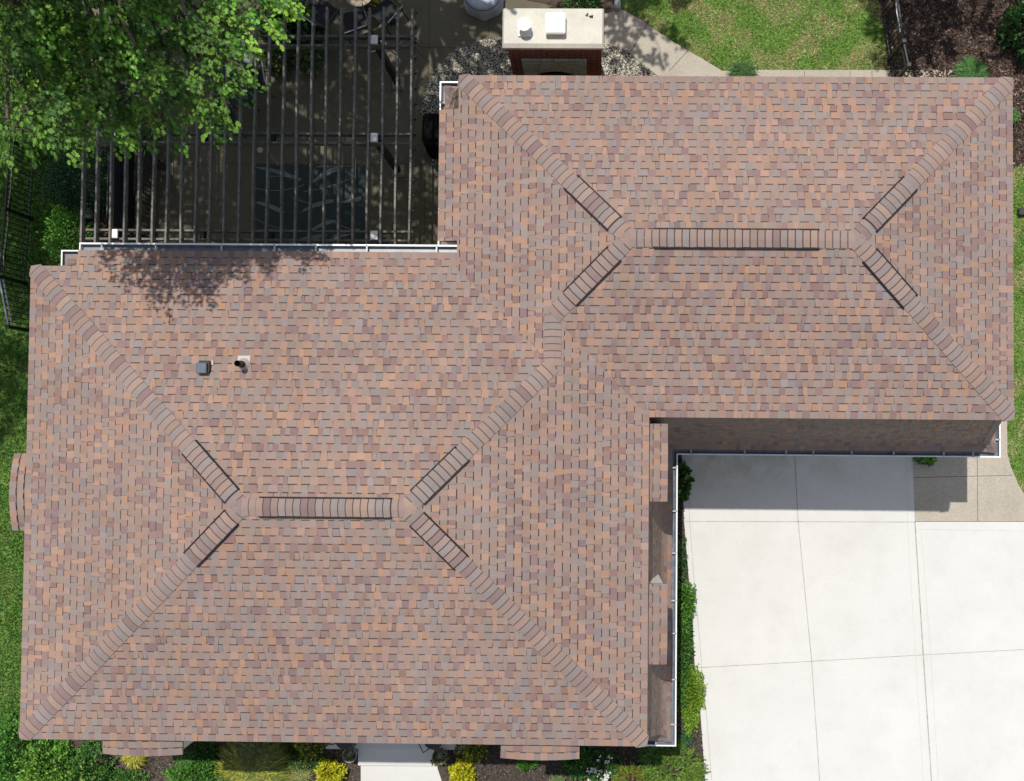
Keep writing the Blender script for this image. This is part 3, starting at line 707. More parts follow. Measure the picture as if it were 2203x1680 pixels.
# grass
def grass(name, polys, dens, cols, wts, h=.06):
    P = np.concatenate([sample_in(poly_px(p), int(poly_area(poly_px(p)) * dens)) for p in polys]); n = len(P)
    P = np.column_stack([P, np.full(n, -.03)]); D = np.column_stack([rng.normal(0, .55, (n, 2)), np.full(n, .8)])
    w = (np.sin(P[:, 0] * 3.1 + 1.7 * np.sin(P[:, 1] * 3.9)) + np.sin(P[:, 1] * 5.3 + 1.9 * np.sin(P[:, 0] * 4.7 + 1)) + rng.normal(0, .42, n))
    C = mix_cols(n, cols[:-1], wts, .25); dry = w > .1
    C[dry] = mix_cols(int(dry.sum()), cols[-1:], None, .2)
    S = (np.array([[-.10, 0, 0], [.10, 0, 0], [.07, .6, .05], [0, 1, -.1], [-.07, .6, .05]]), [[0, 1, 2, 3, 4]])
    return kind(leaves(name, P, D, h, S, C, 'leaf', None, .4), 'stuff')
LAWN_N = [(1345, -20), (1341, 18), (1376, 39), (1441, 84), (1501, 119), (1553, 150), (1640, 148), (1912, 149), (1908, 110), (1893, 0), (1890, -20)]
grass('grass', [LAWN_N, [(2180, 356), (2260, 350), (2260, 1075), (2204, 1058), (2192, 1040), (2176, 1003), (2167, 970), (2166, 500), (2178, 356)]], 2600,
      [(.30, .49, .11), (.42, .56, .18), (.23, .41, .085), (.66, .58, .33)], [.45, .30, .25])
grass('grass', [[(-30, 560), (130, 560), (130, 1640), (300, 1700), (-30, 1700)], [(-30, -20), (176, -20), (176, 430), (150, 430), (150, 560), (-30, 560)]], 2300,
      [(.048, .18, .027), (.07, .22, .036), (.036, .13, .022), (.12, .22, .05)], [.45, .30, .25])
# ------------------------------------------------------------------ outdoor brick fireplace
def z_on_wall(py, px, Y):
    lo, hi = 0., 6.
    for _ in range(50):
        m = (lo + hi) / 2
        if at(px, py, m)[1] > Y: lo = m
        else: hi = m
    return (lo + hi) / 2
ZC = 3.05
cx0, cy1 = at(1081, 18, ZC); cx1, cy0 = at(1298, 94, ZC); cyl = at(1190, 103, ZC - .06)[1]
fp = thing('outdoor_fireplace', 'red brick outdoor fireplace with a pale concrete top slab, standing behind the house roof', 'fireplace', ((cx0 + cx1) / 2, (cy0 + cy1) / 2, 0))
mb = MB()
mb.grid([[(cx0, cyl, ZC - .16), (cx1, cyl, ZC - .16), (cx1, cy1 + .02, ZC - .16), (cx0, cy1 + .02, ZC - .16)], [(cx0 - .004, cyl - .004, ZC - .06), (cx1 + .004, cyl - .004, ZC - .06), (cx1 + .004, cy1 + .024, ZC - .06), (cx0 - .004, cy1 + .024, ZC - .06)], [(cx0 + .03, cy0, ZC), (cx1 - .03, cy0, ZC), (cx1 - .03, cy1, ZC), (cx0 + .03, cy1, ZC)]], close=True)
mb.poly([(cx0 + .03, cy0, ZC), (cx1 - .03, cy0, ZC), (cx1 - .03, cy1, ZC), (cx0 + .03, cy1, ZC)]); mb.poly([(cx0, cyl, ZC - .16), (cx0, cy1, ZC - .16), (cx1, cy1, ZC - .16), (cx1, cyl, ZC - .16)])
mb.build('top_slab', 'cap_concrete', fp)
wx0, wx1, wy = cx0 + .085, cx1 - .035, cyl + .05
zs = z_on_wall(125.5, 1190, wy); zf = z_on_wall(153, 1190, wy); sx0, sx1 = at(1120, 130, zs)[0], at(1262, 130, zs)[0]
# body built round the opening
mb = MB(); ox0, ox1 = sx0 + .3, sx1 - .3; oz = zf - .25
mb.box((wx0, wy, 0), (wx1, cy1 - .06, .0 + .30)); mb.box((wx0, wy, .3), (ox0, cy1 - .06, oz)); mb.box((ox1, wy, .3), (wx1, cy1 - .06, oz)); mb.box((ox0, wy + .45, .3), (ox1, cy1 - .06, oz)); mb.box((wx0, wy, oz), (wx1, cy1 - .06, ZC - .162))
mb.build('brick_body', 'brick', fp)
# soldier rows under the slab stand a little proud
mb = MB(); mb.box((wx0 - .03, wy - .03, ZC - .30), (wx1 + .02, wy - .002, ZC - .163)); mb.build('brick_course', 'brick', fp)
st = MB(); n = 9; stones = []
zz = zs
for row in range(3):
    hrow = (.20, .22, .2)[row]; x = sx0
    while x < sx1 - .02:
        w = min(random.uniform(.22, .5), sx1 - x); zb = zz - hrow + .012; ok = True
        st.bevel_box((x + .006, wy - .03 - random.uniform(0, .022), zb), (x + w - .006, wy - .003, zz), .008); x += w
    zz -= hrow
for k in range(4):
    for xa, xb in ((sx0, ox0), (ox1, sx1)): st.bevel_box((xa + .006, wy - .03 - random.uniform(0, .02), zz - .26), (xb - .006, wy - .003, zz - .01), .008)
    zz -= .27
st.build('stone_surround', 'grey_stone', fp)
mb = MB(); mb.box((sx0 + .01, wy - .012, .3), (sx1 - .01, wy - .003, zs - .01)); mb.build('stone_backing', 'grey_stone', fp)
mb = MB(); k = 14; xm, hw = (sx0 + sx1) / 2, (ox1 - ox0) / 2
arc = [(xm + hw * math.cos(a), zf - .30 + .30 * math.sin(a)) for a in [math.pi * i / k for i in range(k + 1)]]
ring = [(x, wy - .058, z) for x, z in arc] + [(xm - hw, wy - .058, .3), (xm + hw, wy - .058, .3)]
mb.poly(ring); mb.poly([(x, wy - .002, z) for x, y, z in ring][::-1])
for i in range(len(ring)): a, b = ring[i], ring[(i + 1) % len(ring)]; mb.poly([a, (a[0], wy - .002, a[2]), (b[0], wy - .002, b[2]), b])
mb.build('firebox', 'firebox_black', fp)  # flat black panel closing the arched opening
fx, fy = at(1127, 52, ZC + .28)
mb = MB(); mb.box((fx - .13, fy - .15, ZC + .001), (fx + .13, fy + .13, ZC + .05)); mb.lathe((fx, fy, ZC), [(.10, .05), (.10, .24)], 24)
p = mb.build('round_flue', 'flue_white', fp, False); mb = MB(); mb.lathe((fx, fy, ZC), [(.13, .235), (.135, .25), (.135, .275), (.125, .285)], 28); mb.build('flue_lid', 'flue_white', p, False)
gx, gy = at(1194, 48, ZC + .20)
mb = MB(); mb.box((gx - .17, gy - .19, ZC + .001), (gx + .17, gy + .17, ZC + .13)); p = mb.build('square_flue', 'flue_white', fp)
mb = MB(); mb.bevel_box((gx - .205, gy - .215, ZC + .132), (gx + .205, gy + .215, ZC + .19), .025); mb.build('flue_lid', 'flue_white', p)
lx, ly = at(1266, 35, ZC); D = np.array([[.8, .2, .05], [.2, .8, .02], [-.9, .3, .1], [.9, -.3, .05]]); P = np.array([[lx, ly, ZC + .008]] * 4) + rng.normal(0, .012, (4, 3)) * [1, 1, .1]
tag(leaves('dry_leaf', P, D, .085, OAK, np.array([[.09, .045, .02]] * 4), 'leaf', None, 1.5), 'crumpled brown dead leaf lying on the pale top slab of the brick fireplace', 'leaf')

# ------------------------------------------------------------------ pergola
pg = thing('pergola', 'dark weathered timber pergola with thin open rafters over the shaded patio', 'pergola', at3(560, 290, 0))
RZ = 2.92
raf0 = at(177.5, 300, RZ)[0]; raf1 = at(882.5, 300, RZ)[0]; ry0 = BY1 + EXN + .02; ry1 = at(760, 15, RZ)[1]
for k in range(24):
    x = raf0 + (raf1 - raf0) * k / 23 + random.uniform(-.006, .006); r = MB(); rows = []
    ph = random.random() * 6
    yt = ry1 + random.uniform(-.02, .02)
    for j in range(13):
        y = ry0 + (yt - ry0) * j / 12; dx = .007 * math.sin(ph + j * .8); dz = .004 * math.sin(ph * 2 + j)
        rows.append([(x + dx - .019, y, RZ + dz), (x + dx + .019, y, RZ + dz), (x + dx + .019, y, RZ - .135), (x + dx - .019, y, RZ - .135)])
    r.grid(rows, close=True); r.poly(rows[0]); r.poly(rows[-1][::-1]); r.build('rafter', 'old_wood', pg)
BZ = RZ - .137
bx0, bx1 = at(180, 290, BZ)[0], raf1 + .06
brow = [(at(700, 77, BZ)[1], at(700, 97, BZ)[1]), (at(700, 287, BZ)[1], at(700, 307, BZ)[1]), (at(700, 497, BZ)[1], at(700, 516, BZ)[1])]
for ya, yb in brow:
    for y in (ya, yb):
        b = MB(); b.box((bx0, y - .02, BZ - .19), (bx1, y + .02, BZ)); b.build('beam', 'old_wood', pg)
    for px in (330, 438, 585):
        b = MB(); x = at(px, 290, BZ)[0]; b.box((x - .04, yb + .022, BZ - .16), (x + .04, ya - .022, BZ - .01)); b.build('spacer_block', 'old_wood_dark', pg)
for px in (804, 244):
    for (ya, yb), pyc in zip(brow, (85, 297, 509)):
        x = at(px, pyc, 2.86)[0]; y = (ya + yb) / 2; q = MB()
        q.box((x - .065, y - .062, 0), (x + .065, y + .062, 2.80)); po = q.build('post', 'old_wood_dark', pg)
        q = MB(); q.bevel_box((x - .078, y - .092, 2.801), (x + .078, y + .092, 2.865), .012); q.build('post_cap', 'white_paint', po)
        q = MB()
        for s, z in ((.135, .05), (.115, .09), (.095, .13)): q.box((x - s, y - s, .001 if z == .05 else z - .04), (x + s, y + s, z - .001))
        q.build('post_base', 'lattice_wood', po)
# string of bulbs along the last rafter
sl = thing('string_lights', 'string of small dark bulbs hung along the outermost rafter of the pergola', 'string lights', (raf1, 6, RZ))
q = MB(); pts = []
ys = np.linspace(ry1 - .05, ry0 + .3, 17)
for i, y in enumerate(ys[:-1]):
    for t in (0, .33, .66): yy = y + (ys[i + 1] - y) * t; pts.append((raf1 + .05 + .012 * math.sin(t * 9), yy, RZ - .05 - .07 * math.sin(math.pi * t)))
q.tube(pts, .006, 5); q.build('wire', 'pipe_black', sl)
for i, y in enumerate(ys[:-1]):
    b = MB(); b.lathe((raf1 + .062, y, RZ - .18), [(.0, 0), (.022, .012), (.03, .035), (.018, .07), (.012, .10)], 10); b.build('bulb', 'pipe_black', sl, True)
# pale bulb-shaped lamp
lp = thing('hanging_lamp', 'small white bulb-shaped lamp hanging under the pergola beam above the patio', 'lamp', at3(559, 322, 2.35))
x, y = at(559, 322, 2.35); q = MB(); q.lathe((x, y, 2.28), [(.0, 0), (.045, .015), (.06, .05), (.05, .09), (.03, .13), (.028, .17)], 16, sy=1.0); q.build('lamp_shade', 'white_paint', lp, True)
q = MB(); q.tube([(x, y, 2.45), (x, y + .04, 2.60)], .006, 5); q.build('cord', 'pipe_black', lp)

# ------------------------------------------------------------------ under and round the pergola
# rug with a leaf pattern
rp = [at(*p) for p in ((546, 354), (786, 356), (784, 534), (542, 532))]; rx, ry = sum(p[0] for p in rp) / 4, sum(p[1] for p in rp) / 4
rug = thing('outdoor_rug', 'dark green outdoor rug with a pale leaf pattern on the patio under the pergola', 'rug', (rx, ry, 0))
q = MB(); q.prism(rp, .001, .012); q.build('rug_base', 'rug_base', rug)
q = MB(); xa, xb, ya, yb = rp[0][0] + .03, rp[1][0] - .03, rp[3][1] + .02, rp[0][1] - .02
RH = hps_of([(xa, ya), (xb, ya), (xb, yb), (xa, yb)])
ZS = [.0145]
def strip(pts, w):
    for i in range(len(pts) - 1):
        a, b = Vector(pts[i]), Vector(pts[i + 1]); d = (b - a)
        if d.length < 1e-4: continue
        d.normalize(); n = Vector((-d.y, d.x)) * (w / 2); p = [tuple(a - n), tuple(b - n), tuple(b + n), tuple(a + n)]
        for h in RH:
            p = clip_h(p, h)
            if len(p) < 3: break
        if len(p) >= 3: ZS[0] += 2e-6; q.poly([(x, y, ZS[0]) for x, y in p])
def leafpat(p, ang, L, wd, bend, barbs=True):
    pts = []
    for i in range(15):
        t = i / 14; a = ang + bend * t; p2 = (p[0] + L * t * math.cos(ang + bend * t * .5), p[1] + L * t * math.sin(ang + bend * t * .5)); pts.append((p2, a))
    strip([x for x, _ in pts], .016)
    if barbs:
        for i in range(1, 14):
            for k in (0, .33, .66):
                (x0, y0), a = pts[i]; ln = wd * math.sin(math.pi * min(1, (i + k) / 14.5)) ** .6
                for sg in (-1, 1):
                    b = a + sg * .62; s = [(x0 + ln * u * math.cos(b - sg * .35 * u) + k * .03 * math.cos(a), y0 + ln * u * math.sin(b - sg * .35 * u) + k * .03 * math.sin(a)) for u in (0, .33, .66, 1)]
                    strip(s, .013)
for (u, v, a, L, wd, bd, br) in ((.0, .98, -.15, 1.15, .16, -.25, True), (.52, .78, .75, .75, .2, -.5, True), (.0, .72, -.25, 1.2, .02, .65, False), (.45, .68, .12, 1.3, .02, .35, False), (.0, .55, -.2, .75, .17, -.3, True), (.42, .42, .55, .85, .16, -.4, True), (.78, .55, .1, .5, .16, .2, True),
                                 (.0, .35, -.5, .9, .02, .3, False), (.0, .18, .1, .6, .15, -.2, True), (.3, .02, .35, 1.0, .16, -.2, True), (.64, .36, -.45, .9, .02, .1, False), (.75, .1, .5, .6, .15, -.3, True), (.35, .6, -.35, .7, .02, .1, False), (.5, .18, .6, .7, .14, -.4, True), (.55, .98, .15, 1.0, .12, -.2, True), (.1, .86, .1, .9, .02, -.3, False)):
    leafpat((xa + u * (xb - xa), ya + v * (yb - ya)), a, L * .95, wd, bd, br)
q.build('leaf_pattern', 'rug_pattern', rug)

# slatted privacy screen along the left posts
sc = thing('privacy_screen', 'tall dark privacy screen of horizontal slats along the left side of the pergola', 'screen', at3(268, 360, 0))
xs = at(290, 360, 0)[0]; y0s, y1s = at(290, 500, 0)[1], at(290, 205, 0)[1]
for k in range(12):
    s = MB(); z = .10 + k * .112; s.bar((xs - .01, y0s, z), (xs + .008, y1s, z), .022, .088, up=(0, 0, 1)); s.build('slat', 'screen_slat', sc)
for y in (y0s, (y0s + y1s) / 2, y1s):
    s = MB(); s.box((xs - .045, y - .03, 0), (xs - .012, y + .03, 1.42)); s.build('post', 'old_wood_dark', sc)
# lattice panel
lt = thing('lattice_panel', 'low square-grid wooden lattice panel standing beside the slatted screen', 'lattice', at3(322, 420, 0))
xl = at(331, 420, 0)[0]; y0l, y1l = at(331, 515, 0)[1], at(331, 300, 0)[1]; H = .95; q = MB(); n = 22
for k in range(n + 1): y = y0l + (y1l - y0l) * k / n; q.box((xl - .008, y - .014, .05), (xl, y + .014, H - .03))
for k in range(9): z = .09 + k * .10; q.box((xl + .001, y0l, z - .014), (xl + .009, y1l, z + .014))
q.build('lattice', 'lattice_dark', lt)
for z in (.03, H): q = MB(); q.box((xl - .02, y0l - .02, z - .03), (xl + .022, y1l + .02, z + .001)); q.build('rail', 'old_wood_dark', lt)
for y in (y0l - .04, y1l + .04): q = MB(); q.box((xl - .03, y - .019, 0), (xl + .03, y + .019, H + .03)); q.build('post', 'old_wood_dark', lt)
# wooden bench box
a, b = at(283, 283, .48), at(331, 205, .48)
bn = thing('storage_bench', 'brown wooden bench box beside the dark slatted screen, partly under the tree', 'bench', ((a[0] + b[0]) / 2, (a[1] + b[1]) / 2, 0))
q = MB(); q.box((a[0] + .02, a[1] + .02, .03), (b[0] - .02, b[1] - .02, .44)); q.build('box', 'tan_wood', bn); q = MB()
for k in range(4):
    xx = a[0] + (b[0] - a[0]) * k / 4; q.bevel_box((xx + .004, a[1], .441), (xx + (b[0] - a[0]) / 4 - .004, b[1], .48), .006)
q.build('seat', 'tan_wood', bn)
# glass patio table
tx0, ty0 = at(502, 222, .72); tx1, ty1 = at(541, 100, .72)
tb = thing('patio_table', 'dark glass-topped rectangular patio table under the pergola', 'table', ((tx0 + tx1) / 2, (ty0 + ty1) / 2, 0))
tx0 -= .45
q = MB(); q.box((tx0 + .03, ty0 + .03, .705), (tx1 - .03, ty1 - .03, .722)); q.build('tabletop', 'table_glass', tb)
q = MB(); q.bar((tx0, ty0, .71), (tx1, ty0, .71), .05, .035); q.bar((tx0, ty1, .71), (tx1, ty1, .71), .05, .035); q.bar((tx0, ty0 + .025, .71), (tx0, ty1 - .025, .71), .05, .034); q.bar((tx1, ty0 + .025, .71), (tx1, ty1 - .025, .71), .05, .034); q.build('table_frame', 'dark_metal', tb)
for x in (tx0 + .04, tx1 - .04):
    for y in (ty0 + .05, ty1 - .05): q = MB(); q.tube([(x, y, 0), (x, y, .69)], .02, 8); q.build('leg', 'dark_metal', tb)
def chair_proto(label, group):
    """sling patio chair facing +Y at the origin"""
    t = thing('patio_chair', label, 'chair', (0, 0, 0), group)
    q = MB(); q.grid([[(-.25, .26, .43), (.25, .26, .43)], [(-.25, .05, .40), (.25, .05, .40)], [(-.25, -.2, .41), (.25, -.2, .41)]]); q.grid([[(-.25, .26, .418), (.25, .26, .418)], [(-.25, .05, .388), (.25, .05, .388)], [(-.25, -.2, .398), (.25, -.2, .398)]]); q.build('seat', 'sling', t)
    q = MB(); q.grid([[(-.25, -.21, .42), (.25, -.21, .42)], [(-.25, -.30, .70), (.25, -.30, .70)], [(-.24, -.40, .98), (.24, -.40, .98)]]); q.grid([[(-.25, -.222, .42), (.25, -.222, .42)], [(-.25, -.312, .70), (.25, -.312, .70)], [(-.24, -.412, .98), (.24, -.412, .98)]]); q.build('backrest', 'sling', t)
    for s in (-1, 1):
        q = MB(); q.tube([(s * .28, .30, .0), (s * .28, .27, .42), (s * .30, .24, .62), (s * .30, .05, .65), (s * .29, -.26, .63)], .014, 8); q.build('armrest', 'dark_metal', t)
        q = MB(); q.tube([(s * .27, -.34, .0), (s * .27, -.22, .40), (s * .26, -.31, .70), (s * .25, -.41, 1.0)], .014, 8); q.build('leg', 'dark_metal', t)
        q = MB(); q.tube([(s * .265, .27, .42), (s * .265, -.22, .41)], .013, 8); q.build('seat_frame', 'dark_metal', t)
    q = MB(); q.tube([(-.25, -.41, 1.0), (.25, -.41, 1.0)], .014, 8); q.build('top_bar', 'pale_metal', t)
    return t
def copy_thing(src, label, loc, rz, group=None):
    r = src.copy(); COL.objects.link(r); r.location = loc; r.rotation_euler = (0, 0, rz); r['label'] = label
    if group: r['group'] = group
    for ch in list(src.children):
        c = ch.copy(); COL.objects.link(c); c.parent = r
        for g in ch.children: d = g.copy(); COL.objects.link(d); d.parent = c
    return r
CG = 'black sling chairs on the patio'
ch = chair_proto('black sling patio chair tucked at the right side of the dark glass table', CG)
ch.location = at3(556, 190, .3); ch.rotation_euler = (0, 0, math.radians(100))
copy_thing(ch, 'black sling patio chair below the near end of the dark glass table', at3(496, 272, .3), 0.25)
copy_thing(ch, 'black sling patio chair left of the round tan table at the pergola end', at3(706, 45, .3), math.radians(-35))
copy_thing(ch, 'black sling patio chair behind the pergola beam, below the round tan table', at3(772, 62, .3), math.radians(20))
copy_thing(ch, 'black sling patio chair beside the white plate, right of the round tan table', at3(838, 42, .3), math.radians(50))
x, y = at(771, -18, .72); tt = thing('round_table', 'round tan weathered table at the far end of the pergola', 'table', (x, y, 0))
q = MB(); q.lathe((x, y, 0), [(.34, .70), (.345, .715), (.34, .735)], 32)
q.build('tabletop', 'weathered_top', tt); q = MB(); q.lathe((x, y, 0), [(.22, .001), (.20, .03), (.05, .08), (.05, .699)], 16); q.build('pedestal', 'dark_metal', tt)
x, y = at(835, 24, .5); q = MB(); q.lathe((x, y, .5), [(.0, .0), (.04, .0), (.065, .014), (.06, .016), (.0, .008)], 20); pl = q.build('plate', 'white_paint', None); tag(pl, 'small round white plate beside the potted yellow-flowering plant', 'plate')
q = MB(); q.lathe((x, y, 0), [(.14, .001), (.14, .02), (.02, .04), (.02, .47), (.16, .475), (.16, .499)], 20); tag(q.build('side_table', 'dark_metal', None, False), 'small dark round side table carrying the white plate', 'side table')

# covers
def cover(name, label, cat, px, py, r, h, m):
    x, y = at(px, py, h * .5); t = thing(name, label, cat, (x, y, 0)); q = MB(); n = 40; rows = []
    for f, z in ((1.06, .0), (1.03, .12), (1.0, h * .55), (.97, h * .8), (.86, h * .93), (.80, h * .97), (.62, h), (.3, h * 1.02), (0.01, h * 1.03)):
        rows.append([(x + r * f * (1 + .035 * math.sin(7 * a + z * 3) * (1.15 - z / h) + .02 * math.sin(13 * a)) * math.cos(a), y + r * f * (1 + .035 * math.sin(7 * a + z * 3) * (1.15 - z / h)) * math.sin(a), z + .008 * math.sin(6 * a)) for a in [2 * math.pi * k / n for k in range(n)]])
    q.grid(rows, close=True); q.build('fabric_cover', m, t, True)
    q = MB(); q.tube([(x + r * .95 * math.cos(a), y + r * .95 * math.sin(a), h * .86) for a in np.linspace(0, 6.28, 30)], .008, 5); q.build('drawstring', 'fascia_dark', t)
    return t
cover('fire_pit', 'round fire pit under a grey-blue fabric cover beside the brick fireplace', 'fire pit', 1039, -10, .45, .5, 'cover_blue')
cover('covered_stool', 'small round furniture under a pale grey cover beside the tree leaves', 'covered furniture', 653, -8, .2, .55, 'cover_blue')
# covered grill by the house corner
gx0, gy1 = at(908, 244, 1.0); gx1, gy0 = at(990, 316, 1.0)
gr = thing('covered_grill', 'barbecue grill under a black fabric cover against the house corner', 'grill', ((gx0 + gx1) / 2, (gy0 + gy1) / 2, 0))
q = MB(); rows = []
def gring(i, z, cut):
    x0, x1, y0, y1 = gx0 + i, gx1 - i, gy0 + i, gy1 - i
    b = [(x0, y0 + cut * 1.6), (x0 + cut * 1.2, y0), (x1 - cut, y0), (x1, y0 + cut), (x1, y1 - cut), (x1 - cut, y1), (x0 + cut * .6, y1), (x0, y1 - cut * .5)]
    return [(x + random.uniform(-.012, .012), y + random.uniform(-.012, .012), z) for x, y in b]
for i, z, c in ((-.03, 0.0, .09), (-.01, .35, .09), (-.005, .8, .09), (.0, .98, .09), (.04, 1.06, .09), (.16, 1.09, .08)): rows.append(gring(i, z, c))
q.grid(rows, close=True); q.poly(rows[-1]); q.build('fabric_cover', 'cover_black', gr, False)
q = MB(); q.bar((gx0 - .03, gy0 + .2, .55), (gx0 - .03, gy1 - .2, .55), .02, .03); q.build('strap', 'sling', gr)
# stone block by the left bed
x, y = at(189, 452, .2); q = MB(); q.bevel_box((x - .09, y - .17, 0), (x + .07, y + .17, .22), .02); tag(q.build('stone_block', 'grey_stone', None), 'grey stone edging block beside the left edge of the pergola', 'stone')
x, y = at(1329, 4, .15); q = MB(); q.bevel_box((x - .08, y - .15, 0), (x + .06, y + .16, .16), .02); e = q.build('edging_stone', 'pale_metal', None); tag(e, 'mauve-grey edging stone at the corner of the planting bed beside the lawn', 'edging')
e.data.materials[0] = MATS['grey_stone']
x, y = at(2199, 455, .1); q = MB(); q.bevel_box((x - .09, y - .08, -.02), (x + .09, y + .08, .12), .015); tag(q.build('drain_box', 'dark_metal', None), 'small black plastic box on the wood chips beside the right edge of the roof', 'box')

# ------------------------------------------------------------------ metal fences
def fence(label, base, h, far, nsp, gate=None, strand=False, sunlit_from=None):
    x, y = at(*base[0]); t = thing('metal_fence', label, 'fence', (x, y, 0)); pts = [Vector((*at(*p), 0)) for p in base]
    proto = None
    for a, b in zip(pts[:-1], pts[1:]):
        L = (b - a).length; n = int(L / .115); d = (b - a) / L
        pale = sunlit_from is not None and a is pts[sunlit_from]
        for z in (.12, h - .16, h):
            q = MB(); q.bar(a + Vector((0, 0, z)), b + Vector((0, 0, z)), .032, .03); q.build('rail', 'pale_metal' if pale and z > .5 else 'dark_metal', t)  # upper rails of the end panel paler: sunlight put into their colour
        for k in range(1, n):
            p = a + d * (L * k / n)
            if proto is None:
                q = MB(); q.box((p.x - .008, p.y - .008, .06), (p.x + .008, p.y + .008, h - .016)); proto = q.build('picket', 'dark_metal', t); p0 = p
            else:
                c = proto.copy(); COL.objects.link(c); c.parent = t; c.location = (p.x - p0.x, p.y - p0.y, 0)
    for i, p in enumerate(pts):
        w = .035; q = MB(); q.box((p.x - w, p.y - w, -.03), (p.x + w, p.y + w, h + .05)); po = q.build('post', 'dark_metal', t)
        q = MB(); q.box((p.x - w - .006, p.y - w - .006, h + .051), (p.x + w + .006, p.y + w + .006, h + .07)); q.build('post_cap', 'dark_metal', po)
    if strand:
        q = MB(); cp = []
        for a, b in list(zip(pts[:-1], pts[1:]))[:strand]:
            for s in np.linspace(0, 1, 7)[:-1]: p = a + (b - a) * float(s); cp.append((p.x + random.uniform(-.012, .012), p.y, h - .145 + random.uniform(0, .02)))
        q.tube(cp, .014, 6); q.build('strand', 'cable_tan' if strand > 2 else 'white_metal', t)  # tan one is a cable; white one paints sunlight on the upper rail
    return t
fence('black metal picket fence with pale cable, on the dark lawn left of the house', [(100, -60), (88, 150), (78, 330), (68, 471), (55.5, 610), (75, 713)], 1.14, -1, 0, strand=4, sunlit_from=4)
fence('black metal picket fence between the sunlit lawn and the bark bed', [(1884, -60), (1893, 0), (1911, 129.5), (1921, 178)], 1.2, 1, 0, strand=2)

# ------------------------------------------------------------------ plants
GREEN = [(.05, .13, .022), (.075, .18, .03), (.035, .09, .018)]
def dome_pts(cx, cy, rx, ry, h, n, fill=.35, z0=0, flat=1):
    a = rng.uniform(0, 2 * np.pi, n); u = rng.uniform(0, 1, n); el = np.arcsin(u ** flat); R = 1 - fill * rng.uniform(0, 1, n) ** 2
    lump = 1 + .15 * np.sin(3 * a + cx * 3) + .13 * np.sin(7 * a + 5 * el + cy) + .08 * np.sin(13 * a - 4 * el) + rng.normal(0, .07, n)
    D = np.column_stack([np.cos(a) * np.cos(el), np.sin(a) * np.cos(el), np.sin(el)]); P = D * (R * lump)[:, None] * [rx, ry, h] + [cx, cy, z0]
    return P, D
def shrub(name, label, cat, px, py, z, rx, ry, h, n, size, cols, wts=None, shape=OVAL, fill=.4, group=None, top=None, out=1.0, m='leaf', stems=6):
    x, y = at(px, py, z); t = thing(name, label, cat, (x, y, 0), group)
    P, D = dome_pts(x, y, rx, ry, h, n, fill, .04); C = mix_cols(n, cols, wts)
    if top is not None:
        k = P[:, 2] > .04 + h * top[0]; k &= rng.random(n) < top[2]; C[k] = mix_cols(int(k.sum()), top[1])
    leaves('foliage', P, D * out + rng.normal(0, .55, (n, 3)) + [0, 0, .15], size, shape, C, m, t)
    q = MB()
    for k in range(stems): a = 6.28 * k / stems + random.random(); q.tube([(x, y, -.02), (x + rx * .3 * math.cos(a), y + ry * .3 * math.sin(a), h * .4), (x + rx * .6 * math.cos(a), y + ry * .6 * math.sin(a), h * .75)], [.016, .011, .005], 5)
    q.build('stem', 'bark', t); return t
def tuft(name, label, px, py, z, r, h, n, cols, wts=None, w=1.0, droop=.55, cat='ornamental grass', group=None, lean=(0, 0)):
    x, y = at(px, py, z); a = rng.uniform(0, 6.283, n); rr = r * np.sqrt(rng.uniform(.08, 1.15, n)); hh = h * rng.uniform(.6, 1.1, n)
    T = np.linspace(0, 1, 6); V = np.zeros((n, 12, 3)); qa = rng.uniform(0, 6.283, n); qr = r * .38 * np.sqrt(rng.uniform(0, 1, n)); X0, Y0 = x + qr * np.cos(qa), y + qr * np.sin(qa); b0 = .3 * rng.uniform(0, .25, n) * r
    dx, dy = np.cos(a), np.sin(a); wd = .006 * w * rng.uniform(.7, 1.4, n)
    for i, t in enumerate(T):
        rad = b0 + (rr - b0 * .3) * t ** 1.25; zz = hh * (1.9 * t - (1 + droop) * t * t * .9) * (1 if True else 0); zz = np.maximum(zz, .01 * t + .005)
        k = wd * (1 - t ** 3 * .9)
        cxx, cyy = X0 + dx * rad * .8 + lean[0] * t, Y0 + dy * rad * .8 + lean[1] * t
        V[:, 2 * i] = np.column_stack([cxx - dy * k, cyy + dx * k, zz]); V[:, 2 * i + 1] = np.column_stack([cxx + dy * k, cyy - dx * k, zz])
    F = [[2 * i, 2 * i + 1, 2 * i + 3, 2 * i + 2] for i in range(5)]
    return tag(np_mesh(name, V, F, mix_cols(n, cols, wts, .22), 'leaf', None), label, cat, group)

# by the left side of the house
shrub('dark_shrub', 'wide rounded dark green shrub under the tree beside the pergola', 'shrub', 165, 375, 1.0, .78, .70, 1.5, 5200, .062, [(.028, .085, .035), (.04, .11, .045), (.02, .06, .025)], fill=.3)
shrub('bright_shrub', 'bright green clipped shrub between the fence and the pergola corner', 'shrub', 140, 502, .6, .47, .56, 1.0, 3000, .062, [(.12, .30, .04), (.16, .38, .05), (.07, .19, .03)], fill=.3)
shrub('small_shrub', 'small leafy plant growing in the dark bed under the left rafters', 'plant', 225, 395, .3, .26, .5, .6, 800, .055, [(.07, .14, .04), (.12, .17, .05), (.04, .09, .03)])
shrub('bed_plant', 'low green ground plant between rafters near the white gutter end', 'plant', 200, 515, .2, .3, .2, .35, 450, .05, [(.05, .11, .04), (.08, .15, .05)])
